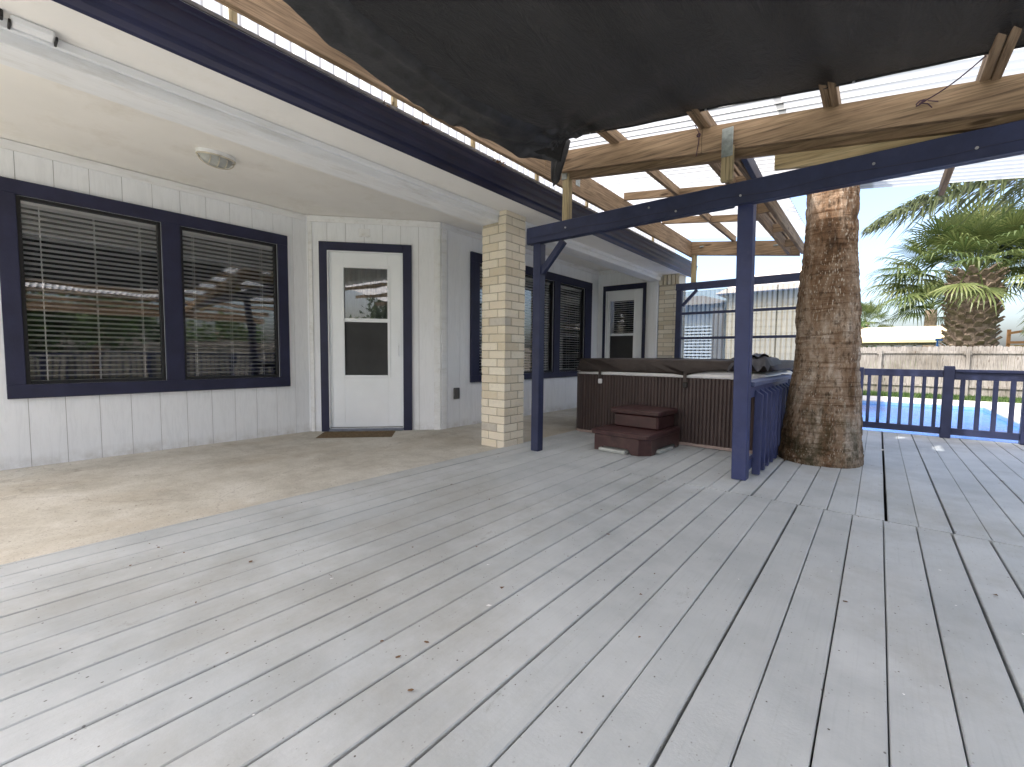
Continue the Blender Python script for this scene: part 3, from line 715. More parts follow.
# ceiling light (bulkhead with cage), wall flood light
cl = thing('ceiling_light', 'oval caged bulkhead light on the cream patio ceiling', 'light', (-4.45, 1.40, 2.655))
b = MB()
def oval(c, rx, ry, n=28): return [(c[0]+rx*math.cos(2*PI*k/n), c[1]+ry*math.sin(2*PI*k/n), c[2]) for k in range(n)]
def loft(b, rings, a=0, mi=0, cap=True):
    n = len(rings[0]); vs = [p for r_ in rings for p in r_]
    fs = [(i*n+k, i*n+(k+1) % n, (i+1)*n+(k+1) % n, (i+1)*n+k) for i in range(len(rings)-1) for k in range(n)]
    if cap: fs += [tuple((len(rings)-1)*n+k for k in range(n))]
    b.add(vs, fs, a, mi)
cx, cy = -4.45, 1.40
loft(b, [oval((cx, cy, 2.654), .085, .145), oval((cx, cy, 2.628), .085, .145), oval((cx, cy, 2.62), .078, .138), oval((cx, cy, 2.62), .066, .125)], cap=False)
b.build('light_base', M['white_beam'], cl, True)
b = MB(); loft(b, [oval((cx, cy, 2.625), .066, .125), oval((cx, cy, 2.59), .060, .115), oval((cx, cy, 2.565), .045, .09), oval((cx, cy, 2.553), .02, .045)])
b.build('light_lens', simple('frosted_lens', (.42, .43, .41), .1, 30, .3, .4, 160), cl, True)
b = MB()
for k in range(-1, 2):
    yo = k*.062; h = .055 if k == 0 else .046; rx = .078 if k == 0 else .068
    b.tube([(cx+rx*math.cos(PI*q/12), cy+yo, 2.615-h*math.sin(PI*q/12)-.012) for q in range(13)], .0045, 6)
b.tube([(cx, cy+.135*math.cos(PI*q/16), 2.606-.066*math.sin(PI*q/16)) for q in range(17)], .0045, 6)
for k in range(28):
    t = 2*PI*k/28
b.tube([(cx+.083*math.cos(2*PI*k/28), cy+.143*math.sin(2*PI*k/28), 2.617) for k in range(29)], .007, 6)
b.build('light_cage', simple('cream_cage', (.62, .57, .46), .1, 20, .5, .1), cl, True)

sl = thing('soffit_light', 'small white tube light fixed under the soffit with dark end clips', 'light', (-3.03, .24, 2.44))
b = MB(); b.box(-3.075, -3.015, .17, .31, 2.405, 2.4415, 0, 0, None, .008); b.build('light_body', M['white_beam'], sl)
for q in ((.163, .172), (.309, .318)):
    b = MB(); b.box(-3.082, -3.012, q[0], q[1], 2.398, 2.415, 0, 0, None, .002); b.build('end_clip', M['black'], sl)
b = MB(); b.box(-3.05, -3.01, .125, .150, 2.41, 2.4415, 0, 0, None, .003); b.build('sensor', M['black'], sl)

# door mat
mm = frame_m(D0, dd)
b = MB()
b.grid(lambda u, v: mm @ Vector((.20+u*.86, .08+v*.40, -.012+.0025*noise.noise(Vector((u*9, v*5, 0))))), 40, 20)
b.box(.20, 1.06, .08, .48, -.018, -.016, 0, 0, mm)
tag(b.build('door_mat', M['mat_brown'], None, base=(-5.0, 3.0, -.018)), 'flat brown doormat on the patio in front of the white door', 'doormat')

# ---------------------------------------------------------------- pergola
SL = -.137
def zb(x): return 2.66+SL*(x+2.35)        # underside of the sloping beams
perg = thing('pergola', 'timber pergola on navy posts with corrugated roof panels over the deck', 'pergola', (-.8, 3.6, 0))
def part(fn, name, mat, label=None, parent=None, smooth=False):
    b = MB(); fn(b); o = b.build(name, mat, parent or perg, smooth)
    if label: o['label'] = label
    return o
def post(x, y, zt, w=.09, mat='navy', name='post', z0=0.0):
    return part(lambda b: b.box(x-w/2, x+w/2, y-w/2, y+w/2, z0, zt, 0, 0, None, .005), name, M[mat])
post(-2.645, 3.62, 2.062); 
def lean_post():
    b = MB(); b.box(-.862, -.756, 3.656, 3.762, 0, 2.125, 0, 0, None, .005)
    for q in b.v: q.y += .14*(1-q.z/2.125)
    b.build('post', M['navy_rail'], perg)
lean_post()
for p in ((3.4, 3.6), (3.4, 5.4), (3.4, .4), (3.4, -2.8), (-2.0, -2.8), (.7, -2.8)): post(p[0], p[1], zb(p[0])-.005 if p[1] != 3.6 else 2.06)
# navy front beam, two plies with a wavy joint, plus rear one carried by the screen
part(lambda b: (b.box(-2.76, 3.5, 3.555, 3.597, 2.062, 2.222, 0, 0, None, .005), b.box(-2.755, -.875, 3.60, 3.64, 2.064, 2.220, 0, 0, None, .005), b.box(-.765, 3.45, 3.60, 3.64, 2.064, 2.22, 0, 0, None, .005)), 'navy_beam', M['navy'])
# split in the paint: a thin bead that wanders along the front face
part(lambda b: b.tube([(-2.72+i*.12, 3.5545, 2.118+.018*noise.noise(Vector((i*.31, 0, 4)))) for i in range(44)], .0028, 5), 'beam_bead', M['navy_gutter'])
def brace(p, q, w=.055, h=.055, mat='navy'):
    return part(lambda b: b.bar(p, q, w, h), 'brace', M[mat])
brace((-2.61, 3.62, 1.78), (-2.36, 3.62, 2.05), .05, .06)
for x, z in ((-2.30, 2.15), (-1.5, 2.17), (-1.28, 2.1), (-.82, 2.12), (-.08, 2.15), (.36, 2.12)):
    part(lambda b: b.tube([(x, 3.553, z), (x, 3.545, z)], .008, 8), 'bolt', M['bolt'])
# stub posts and brackets on the navy beam
part(lambda b: b.box(-2.365, -2.295, 3.585, 3.655, 2.223, 2.655, 0, 0, None, .006), 'stub_post', M['wood_z'])
part(lambda b: b.box(-.945, -.865, 3.49, 3.535, 2.225, zb(-.9)+.01, 0, 0, None, .006), 'stub_post', M['wood_z'])
part(lambda b: (b.box(-.943, -.867, 3.482, 3.4885, zb(-.9)-.07, zb(-.9)+.13, 0, 0, None, .003), b.tube([(-.92, 3.481, 2.47), (-.92, 3.475, 2.47)], .006, 6), b.tube([(-.89, 3.481, 2.54), (-.89, 3.475, 2.54)], .006, 6)), 'bracket', M['galv'])
part(lambda b: b.box(-2.368, -2.310, 3.574, 3.5835, 2.60, 2.70, 0, 0, None, .002), 'bracket', M['galv'])
# sloping front timber beam: two plies
def sbeam(b, x0, x1, y0, y1, lo, hi, a=0):
    vs = [(x, y, zb(x)+h) for x in (x0, x1) for y in (y0, y1) for h in (lo, hi)]
    b.add(vs, [(0,1,3,2), (4,6,7,5), (0,4,5,1), (2,3,7,6), (0,2,6,4), (1,5,7,3)], a)
part(lambda b: sbeam(b, -2.36, -1.10, 3.538, 3.576, 0, .185), 'timber_beam', M['wood_x'])
part(lambda b: sbeam(b, -1.097, 3.55, 3.538, 3.576, .001, .184), 'timber_beam', M['wood_x'])
part(lambda b: sbeam(b, -2.36, 3.55, 3.60, 3.638, -.045, .18), 'timber_beam', M['wood_x'])
part(lambda b: sbeam(b, -2.28, -1.0, 3.66, 3.70, -.03, .04), 'timber_beam', M['wood_x'])
part(lambda b: sbeam(b, -.63, 1.9, 3.640, 3.678, -.140, .0), 'timber_beam', M['wood_pale'], 'pale yellowish timber board bolted below the front beam')
# long side beam beside the gutter
part(lambda b: b.box(-2.505, -2.465, -2.1, 3.45, 2.62, 2.86, 0, 0, None, .004), 'timber_beam', M['wood_y'])
part(lambda b: b.box(-2.505, -2.465, 3.455, 7.70, 2.618, 2.862, 0, 0, None, .004), 'timber_beam', M['wood_y'])
part(lambda b: b.box(-2.464, -2.460, 3.98, 4.06, 2.70, 2.80), 'bracket', M['galv'])
# right hand double beam over the tub
part(lambda b: b.box(-1.10, -1.06, 3.70, 7.62, 2.462, 2.60, 0, 0, None, .004), 'timber_beam', M['wood_y'])
part(lambda b: b.box(-.93, -.89, 3.70, 7.62, 2.45, 2.585, 0, 0, None, .004), 'timber_beam', M['wood_y'])
for y in (4.4, 5.3, 6.2, 7.1): part(lambda b: b.box(-1.058, -.932, y, y+.035, 2.47, 2.57, 0, 0, None, .003), 'blocking', M['wood_x'])
part(lambda b: b.bar((-.86, 3.66, 2.52), (-.84, 4.35, 2.42), .04, .10), 'brace', M['navy'])
part(lambda b: b.box(3.38, 3.42, -3.2, 5.7, zb(3.4)-.02, zb(3.4)+.17, 0, 0, None, .004), 'timber_beam', M['wood_y'])
# far cross beam
part(lambda b: sbeam(b, -2.464, -.95, 7.60, 7.64, -.03, .18), 'timber_beam', M['wood_x'])
part(lambda b: sbeam(b, -2.464, -.95, 7.655, 7.69, -.03, .16), 'timber_beam', M['wood_x'])
part(lambda b: b.box(-2.46, -2.39, 7.61, 7.68, 2.19, 2.64, 0, 0, None, .005), 'stub_post', M['wood_z'])
for x, z in ((-2.3, 2.75), (-1.25, 2.62)): part(lambda b: b.bar((x, 7.58, z), (x, 7.598, z), .06, .02), 'bracket', M['galv'])
# rafters
for x in (-1.83, -1.10, -.33, .37, 1.07, 1.77, 2.47, 3.17):
    y1 = 7.68 if x < -1 else 5.72
    z = zb(x)+.187
    part(lambda b: b.box(x-.02, x+.02, -3.2, y1, z-.012, z+.078, 0, 0, None, .003), 'rafter', M['wood_y'])
    if x < .5: part(lambda b: b.box(x+.024, x+.062, 3.0, 4.3 if x > -1.5 else 3.75, z-.02, z+.066, 0, 0, None, .003), 'rafter', M['wood_y'])
for x0, x1, y in ((-2.464, -1.852, 5.08), (-1.808, -1.122, 5.10), (-2.464, -1.852, 6.30), (-1.808, -1.122, 6.32), (-1.78, -1.15, 3.95)):
    part(lambda b: sbeam(b, x0, x1, y, y+.038, .17, .255), 'blocking', M['wood_x'])
# corrugated roofing; ridges run down the slope (X)
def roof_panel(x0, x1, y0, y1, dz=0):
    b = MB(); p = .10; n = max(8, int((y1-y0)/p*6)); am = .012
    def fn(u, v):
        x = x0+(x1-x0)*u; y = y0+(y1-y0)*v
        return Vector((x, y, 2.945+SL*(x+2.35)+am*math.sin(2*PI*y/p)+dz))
    b.grid(fn, 8, n); return b.build('roof_panel', M['roof_panel'] if y1 > 3.4 else M['roof_dim'] if y1 < 1.2 else M['roof_bright'], perg, True)
M['roof_dim'] = panel_mat('corrugated_dim_panel', (.88, .88, .87), .0, (.82, .82, .80))  # unseen panels behind the camera, toned down to dim the near deck
for y0, y1, x0, x1, dz in ((-2.8, 1.1, -2.84, 2.9, .003), (1.08, 3.3, -2.84, 2.9, 0), (3.28, 4.55, -2.84, 1.9, .003), (4.53, 5.72, -2.84, 1.9, 0)):  # roof edges out of view pulled in to let skylight reach the deck
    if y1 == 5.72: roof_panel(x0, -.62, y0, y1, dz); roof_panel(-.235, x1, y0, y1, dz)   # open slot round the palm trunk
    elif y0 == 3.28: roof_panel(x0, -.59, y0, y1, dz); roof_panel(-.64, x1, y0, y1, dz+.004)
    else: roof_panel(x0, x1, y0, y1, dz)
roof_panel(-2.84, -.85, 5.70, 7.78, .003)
roof_panel(-.87, -.12, 5.36, 5.74, .006)  # unseen filler behind the trunk, added to block sun patches
# upright corrugated strip between gutter and side beam
def strip_panel(y0, y1, dx):
    b = MB(); p = .090; n = int((y1-y0)/p*6)
    def fn(u, v):
        y = y0+(y1-y0)*u; return Vector((-2.79+dx+.008*math.sin(2*PI*y/p), y, 2.60+.375*v))
    b.grid(fn, n, 2); return b.build('side_panel', M['strip_panel'], perg, True)
M['strip_panel'] = panel_mat('corrugated_strip', (1, .99, .97), .15, (.97, .97, .95), horiz=True, tint=(1, .92, .80), stripe=(.35, .35, .34))
for i, (y0, y1) in enumerate(((-3.2, -.4), (-.42, 2.4), (2.38, 5.1), (5.08, 7.78))): strip_panel(y0, y1, .002*(i % 2))
for y in (.95, 1.98, 2.78, 3.7, 4.7, 5.7, 6.7):
    part(lambda b: b.box(-2.775, -2.745, y, y+.036, 2.70, 2.955, 0, 0, None, .003), 'stud', M['wood_z'])

# ---------------------------------------------------------------- rear screen
sc = thing('privacy_screen', 'navy framed screen of clear corrugated panels behind the hot tub', 'screen', (-1.6, 7.62, 0))
def sp(fn, name, mat): 
    b = MB(); fn(b); return b.build(name, mat, sc)
sp(lambda b: b.box(-2.69, -2.60, 7.60, 7.69, 0, 2.078, 0, 0, None, .005), 'post', M['navy'])
sp(lambda b: b.box(-.52, -.43, 7.60, 7.69, 0, 2.078, 0, 0, None, .005), 'post', M['navy'])
sp(lambda b: b.box(-2.70, -.40, 7.595, 7.695, 2.08, 2.19, 0, 0, None, .005), 'top_beam', M['navy'])
for z in (.78, 1.28, 1.69): sp(lambda b: b.box(-2.598, -.522, 7.61, 7.65, z-.02, z+.02, 0, 0, None, .003), 'rail', M['navy'])
sp(lambda b: b.bar((-2.59, 7.63, 1.82), (-2.36, 7.63, 2.07), .045, .045), 'brace', M['navy'])
def cp(x0, x1, y, name='screen_panel'):
    b = MB(); p = .068; n = int((x1-x0)/p*6)
    b.grid(lambda u, v: Vector((x0+(x1-x0)*u, y+.008*math.sin(2*PI*(x0+(x1-x0)*u)/p), .12+1.94*v)), n, 2)
    b.build(name, M['side_panel'], sc, True)
cp(-2.60, -1.9, 7.664); cp(-1.92, -1.2, 7.667); cp(-1.22, -.52, 7.664)

# ---------------------------------------------------------------- shade cloth
LE = [(-3.2, -1.75), (-1, -1.85), (.3, -1.98), (.98, -2.12), (1.25, -2.24), (1.64, -2.33), (2.1, -2.41), (2.6, -2.41), (2.95, -2.37), (3.15, -2.29), (3.28, -2.19)]
def xl(y):
    for (a, b_), (c, d) in zip(LE[:-1], LE[1:]):
        if y <= c: return b_+(d-b_)*(y-a)/(c-a)
    return LE[-1][1]
def tarp_pt(u, v):
    y = .3+(3.28-.3)*v
    x = xl(y)+(1.2-xl(y))*u  # cloth stops just out of view, cut short to brighten the deck
    front = 2.808-.128*(x+2.17)+.006*math.sin(x*5)
    sag = .10*math.sin(PI*min(1, max(0, (3.28-y)/6.0)))**.6
    z = front-sag
    du = (x-xl(y))
    k_ = min(1, max(0, (y-2.5)/.78)); sc_ = .32*(1-k_)**1.2+.035
    droop = (.17+.02*k_)*math.exp(-(du/sc_)**1.4)
    z -= droop
    # tension folds that fan out of the tied corner
    cx, cy = x+2.17, 3.28-y
    ang = math.atan2(cy, cx+.02); rr = math.hypot(cx, cy)
    z += .012*math.sin(ang*17+1.2)*math.exp(-((rr-.6)/.75)**2)
    z += .018*noise.noise(Vector((x*.8+y*.9, (x-y)*.28, 3)))+.006*noise.noise(Vector((x*3.5+y*2, y*1.2, 7)))
    # the edge near the gutter is crumpled
    z += .022*math.exp(-du/.22)*noise.noise(Vector((x*9, y*7, 2)))
    return Vector((x, y, z))
sh = thing('shade_cloth', 'large black shade cloth sagging under the pergola roof above the deck', 'shade cloth', (.5, .5, 2.6))
b = MB()
def uw(u): return u**1.6
b.grid(lambda u, v: tarp_pt(uw(u), 1-(1-v)**1.5), 130, 130)
b.build('cloth', M['tarp'], sh, True)
M['hem'] = simple('shade_hem', (.040, .040, .042), .45, 9, .42, 1.0, 30, .5)
b = MB()   # folded hem band along the gutter side
def hem(u, v):
    vy = .004+.99*u; y = .3+2.98*vy
    w = .25+.03*noise.noise(Vector((y*1.3, 0, 1)))
    uu = (w*v/(1.2-xl(y)))**1.0
    p = tarp_pt(max(0, uu), vy)
    crease = math.exp(-((v-.80)/.05)**2)*.010+math.exp(-((v-.42)/.04)**2)*.004
    return Vector((p.x-.012*(1-v), p.y, p.z-.014-.006*abs(noise.noise(Vector((y*6, v*5, 5))))-crease+(.012 if v > .97 else 0)))
b.grid(hem, 300, 16); b.build('hem', M['hem'], sh, True)
b = MB()   # cloth bunched and hanging at the tied corner
def bunch(u, v):
    w = .20*(1-.55*v)
    x = -2.33+w*u+.03*v; y = 3.33-.05*math.sin(u*PI)+.02*math.sin(u*14+v*3)
    return Vector((x, y, 2.80-.36*v*(1-.25*abs(u-.6))+.02*math.sin(u*9)))
b.grid(bunch, 30, 14); b.build('corner_bunch', M['hem'], sh, True)
b = MB(); b.tube([tarp_pt(uw(i/80), 1)+Vector((0, .004, -.004)) for i in range(81)], .007, 6); b.build('edge_rope', M['black'], sh, True)
for x in (-1.9, -1.0, -.19, .6):
    b = MB()
    p = min((tarp_pt(uw(i/400), 1) for i in range(401)), key=lambda q: abs(q.x-x))
    b.tube([p+Vector((0, .004, .002)), p+Vector((0, -.004, -.012))], .007, 8)
    b.build('grommet', M['bolt'], sh)

p0 = Vector((.34, 3.28, 2.475)); p1 = Vector((.115, 3.53, 2.43))
b = MB(); b.tube([p0+(p1-p0)*i/10+Vector((0, 0, -.018*math.sin(PI*i/10))) for i in range(11)], .0035, 6)
b.tube([p1+Vector((.02*math.cos(t*.9), -.008, .014*math.sin(t*1.1))) for t in range(10)], .004, 5)
b.tube([p1, p1+Vector((.03, -.01, -.015)), p1+Vector((.05, -.012, -.045))], .003, 5); b.tube([p1+Vector((.03, -.01, 0)), p1+Vector((.075, -.012, -.02))], .003, 5)
tag(b.build('tie_cord', M['cord'], None, base=p1), 'dark purple cord knotted to the timber beam right of the palm trunk', 'cord')
b = MB(); b.tube([(-1.12, 3.44, 2.66), (-1.115, 3.53, 2.63), (-1.12, 3.532, 2.56), (-1.135, 3.534, 2.47)], .003, 5)
b.tube([(-1.12+.012*math.cos(t), 3.53, 2.62+.012*math.sin(t)) for t in range(7)], .005, 5)
tag(b.build('tie_cord', M['cord'], None, base=(-1.12, 3.5, 2.6)), 'thin black cord hanging down the joint of the front timber beam', 'cord')

# ---------------------------------------------------------------- railings
def rail_section(parent, x0, x1, y, n, top, cap, bal=.036):
    b = MB(); b.box(x0, x1, y-.045, y+.045, top-.035, top, 0, 0, None, .004) if cap else b.box(x0, x1, y-.02, y+.02, top-.09, top, 0, 0, None, .004)
    if cap: b.box(x0, x1, y-.018, y+.018, top-.125, top-.0355, 0, 0, None, .003)
    b.build('top_rail', M['navy_rail'] if 0 else M['navy'], parent)
    b = MB(); b.box(x0, x1, y-.018, y+.018, .045, .125, 0, 0, None, .003); b.build('bottom_rail', M['navy'], parent)
    for k in range(n):
        x = x0+(x1-x0)*(k+.55)/(n+.1)
        b = MB(); lo = .126; hi = (top-.0905 if not cap else top-.1255)
        b.box(x-bal/2, x+bal/2, y-.017, y+.017, lo, hi, 0, 0, None, .003); b.build('baluster', M['navy'], parent)
rl = thing('deck_railing', 'navy balustrade along the far deck edge in front of the pool', 'railing', (.6, 7.6, 0))
for x, h in ((-.18, .85), (.672, .885), (1.335, .88), (2.4, .88), (3.4, .88)):
    w = .095 if x > 0 else .07
    b = MB(); b.box(x-w/2, x+w/2, 7.555, 7.645, .002, h-.0, 0, 0, None, .005); b.build('post', M['navy'], rl)
rail_section(rl, -.143, .622, 7.6, 7, .835, False)
rail_section(rl, .722, 1.285, 7.6, 4, .845, True, .042)
rail_section(rl, 1.385, 2.35, 7.6, 7, .845, True, .042); rail_section(rl, 2.45, 3.35, 7.6, 7, .845, True, .042)

r2 = thing('side_railing', 'short navy railing between the front post and the palm trunk', 'railing', (-.78, 4.3, 0))
b = MB(); b.box(-.86, -.735, 3.86, 5.75, .735, .772, 0, 0, None, .005); b.build('top_rail', simple('lit_navy_top', (.075, .095, .19), .2, 8, .45, .3, 60), r2)  # paler top board: light from above put into its colour
b = MB(); b.box(-.80, -.762, 3.88, 5.75, .645, .7345, 0, 0, None, .004); b.build('upper_rail', M['navy_rail'], r2)
b = MB(); b.box(-.80, -.762, 3.88, 5.75, .06, .14, 0, 0, None, .004); b.build('lower_rail', M['navy_rail'], r2)
for k in range(9):
    y = 4.02+k*.192
    b = MB(); b.box(-.761, -.705, y, y+.045, .012, .70, 0, 0, None, .003)
    for vtx in b.v:
        if vtx.z > .5 and vtx.x > -.73: vtx.z -= .035
    b.build('baluster', M['navy_rail'], r2)
b = MB(); b.box(-.84, -.75, 5.75, 5.84, 0, .78, 0, 0, None, .005); b.build('post', M['navy'], r2)

r3 = thing('side_balustrade', 'navy balustrade on the open side of the deck, opposite the house', 'railing', (4.1, 2, 0))
for y in (-3, -1, 1, 3, 5, 7):
    b = MB(); b.box(4.05, 4.14, y, y+.09, 0, .9, 0, 0, None, .005); b.build('post', M['navy'], r3)
b = MB(); b.box(4.07, 4.12, -3, 7.09, .901, .94); b.build('top_rail', M['navy'], r3)
b = MB(); b.box(4.075, 4.115, -3, 7.09, .08, .14); b.build('bottom_rail', M['navy'], r3)
b = MB()
y = -2.85
while y < 7:
    b.box(4.08, 4.11, y, y+.03, .14, .9); y += .13
b.build('balusters', M['navy'], r3)

# ---------------------------------------------------------------- hot tub
tb = thing('hot_tub', 'dark brown panelled hot tub with its cover on', 'hot tub', (-1.95, 5.9, 0))
TX0, TX1, TY0, TY1 = -3.03, -.86, 4.9, 6.95
def rrect(x0, x1, y0, y1, r, z, step=.0095, groove=0):
    """rounded rectangle polyline with optional vertical grooves"""
    pts = []
    segs = [((x0+r, y0), (x1-r, y0)), None, ((x1, y0+r), (x1, y1-r)), None, ((x1-r, y1), (x0+r, y1)), None, ((x0, y1-r), (x0, y0+r)), None]
    cs = {1: (x1-r, y0+r, -PI/2), 3: (x1-r, y1-r, 0), 5: (x0+r, y1-r, PI/2), 7: (x0+r, y0+r, PI)}
    nrm = {0: (0, -1), 2: (1, 0), 4: (0, 1), 6: (-1, 0)}
    acc = 0
    def g(s):
        if not groove: return 0
        m = (s % .038)/.038
        return -groove if m < .22 else 0
    for i, sg in enumerate(segs):
        if sg:
            (ax, ay), (bx, by) = sg; ln = math.hypot(bx-ax, by-ay); n = max(1, int(ln/step))
            for k in range(n):
                t = k/n; d = g(acc+ln*t); pts.append((ax+(bx-ax)*t+nrm[i][0]*d, ay+(by-ay)*t+nrm[i][1]*d, z))
            acc += ln
        else:
            cx, cy, a0 = cs[i]; ln = r*PI/2; n = max(6, int(ln/step))
            for k in range(n):
                t = k/n; d = g(acc+ln*t); a = a0+t*PI/2
                pts.append((cx+(r+d)*math.cos(a), cy+(r+d)*math.sin(a), z))
            acc += ln
    return pts
b = MB(); loft(b, [rrect(TX0, TX1, TY0, TY1, .17, z, groove=.011) for z in (.03, .74)], cap=False); b.build('skirt', M['tub'], tb)
b = MB(); loft(b, [rrect(TX0-.004, TX1+.004, TY0-.004, TY1+.004, .17, z, .06) for z in (.005, .035)], cap=True); b.build('base_pan', simple('pinkish_base', (.35, .27, .24), .15, 20, .7, .1), tb)
b = MB(); loft(b, [rrect(TX0-d, TX1+d, TY0-d, TY1+d, .17, z, .04) for d, z in ((-.01, .738), (.006, .742), (.008, .775), (-.02, .80), (-.06, .82), (-.10, .83))]); b.build('shell', M['shell'], tb, True)
# cover
def cover_ring(d, z, lift=False, droop=0):
    out = []
    for x, y, _ in rrect(TX0-d, TX1+d, TY0-d, TY1+d, .17, 0, .04):
        zz = z
        if lift:
            t = min(1, max(0, (x+1.62)/.35)); t = t*t*(3-2*t); zz = z+t*.045
            t2 = min(1, max(0, (x+2.75)/.25)); zz += .012*t2 if x < -1.65 else .012
            zz -= .02*math.exp(-((x+1.60)/.05)**2)
        zz += .0025*noise.noise(Vector((x*6, y*6, z)))
        out.append((x, y, zz))
    return out
b = MB(); loft(b, [cover_ring(.0, .772, True), cover_ring(.022, .768, True), cover_ring(.03, .785, True), cover_ring(.03, .915), cover_ring(.022, .93), cover_ring(-.02, .936), cover_ring(-.3, .943), cover_ring(-.9, .95)])
b.build('cover', M['cover'], tb, True)
for x in (-2.62, -1.60):
    b = MB(); b.box(x-.018, x+.018, TY0-.036, TY0-.031, .69, .80, 0, 0, None, .002); b.build('strap', M['cover'], tb)
    b = MB(); b.box(x-.026, x+.026, TY0-.034, TY0-.007, .63, .69, 0, 0, None, .008)
    b.build('latch', M['shell'] if x < -2 else M['black'], tb)

cl = MB()
def clothf(u, v):
    # folded vinyl heaped over the right end of the cover
    x = -1.17+.36*u; y = TY0-.065+.75*v
    z = .962+.008*math.sin(u*9+v*6)+.016*noise.noise(Vector((u*4, v*5, 1)))+.012*math.sin(u*23+2*math.sin(v*5))*(1-abs(2*u-1))
    e = max(0, .12-v)/.12
    z -= .13*e*(.75+.25*math.sin(u*17+1)); y -= (.012+.010*math.sin(u*21))*e
    eu = max(0, u-.85)/.15; z -= .07*eu*eu
    eu = max(0, .08-u)/.08; z -= .02*eu
    return Vector((x, y, z))
cl.grid(clothf, 60, 60)
cl.grid(lambda u, v: clothf(.12+u*.72, .125+v*.5)+Vector((.01, -.03, .020+.006*math.sin(v*16)+.01*noise.noise(Vector((u*7, v*3, 4))))), 50, 50)
tag(cl.build('folded_tarp', M['grey_cloth'], None, True, base=(-1.0, 5.1, .94)), 'crumpled grey vinyl sheet heaped on the right end of the hot tub cover', 'tarp')

# ---------------------------------------------------------------- steps by the tub
st = thing('spa_steps', 'two tier maroon plastic steps standing against the hot tub', 'steps', (-1.9, 4.5, 0))
mS = Matrix.Translation((-1.94, 4.45, 0)) @ Matrix.Rotation(R(-3), 4, 'Z') @ Matrix.Diagonal((.86, 1, 1, 1))
def lip(b, x0, x1, y0, y1, z0, z1, r=.05):
    rings = [rrect(x0+.0, x1-.0, y0, y1, r, z0, .02), rrect(x0-.012, x1+.012, y0-.012, y1, r, z0+.006, .02), rrect(x0-.014, x1+.014, y0-.014, y1, r, z1-.008, .02), rrect(x0-.004, x1+.004, y0-.004, y1, r, z1, .02), rrect(x0+.03, x1-.03, y0+.03, y1-.03, r*.6, z1, .02)]
    n0 = min(len(q) for q in rings); rr_ = []
    for q in rings:   # resample to equal counts
        m = len(q); rr_.append([mS @ Vector(q[int(i*m/n0)]) for i in range(n0)])
    loft(b, rr_)
b = MB(); lip(b, -.36, .36, -.40, .38, .165, .215); b.build('lower_tread', M['steps'], st)
b = MB(); lip(b, -.32, .32, -.08, .38, .36, .41); b.build('upper_tread', M['steps'], st)
b = MB()
# lower riser with arched feet: front face polygon
def arch(p, q, z1, foot=.13):
    """vertical skirt from p to q with a recess between two feet"""
    p = Vector(p); q = Vector(q); d = (q-p).normalized(); ln = (q-p).length
    P = [(0, 0), (foot, 0), (foot+.04, .05), (ln-foot-.04, .05), (ln-foot, 0), (ln, 0), (ln, z1), (0, z1)]
    pts = [mS @ (Vector((p.x, p.y, 0))+d.to_3d()*a+Vector((0, 0, c))) for a, c in P]
    b.add(pts, [range(8)])
c_ = .10
K = [(-.345, .38), (-.345, -.36), (-.325, -.385), (.345-c_, -.385), (.345, -.385+c_), (.345, .38)]
arch(K[0], K[1], .17); b.add([mS @ Vector((*K[1], 0)), mS @ Vector((*K[2], 0)), mS @ Vector((*K[2], .17)), mS @ Vector((*K[1], .17))], [(0,1,2,3)])
arch(K[2], K[3], .17, .09)
b.add([mS @ Vector((*K[3], 0)), mS @ Vector((*K[4], 0)), mS @ Vector((*K[4], .17)), mS @ Vector((*K[3], .17))], [(0,1,2,3)])
arch(K[4], K[5], .17, .09)
b.build('lower_riser', M['steps'], st)
b = MB(); b.box(-.29, .29, -.055, .37, .21, .362, 0, 0, mS, .02); b.build('upper_riser', M['steps'], st)
b = MB(); b.box(-.24, .10, -.43, -.10, .003, .036, 0, 0, mS, .006); b.box(.14, .38, -.16, .16, .003, .036, 0, 0, mS, .006); b.build('paver_pad', M['paver'], st)

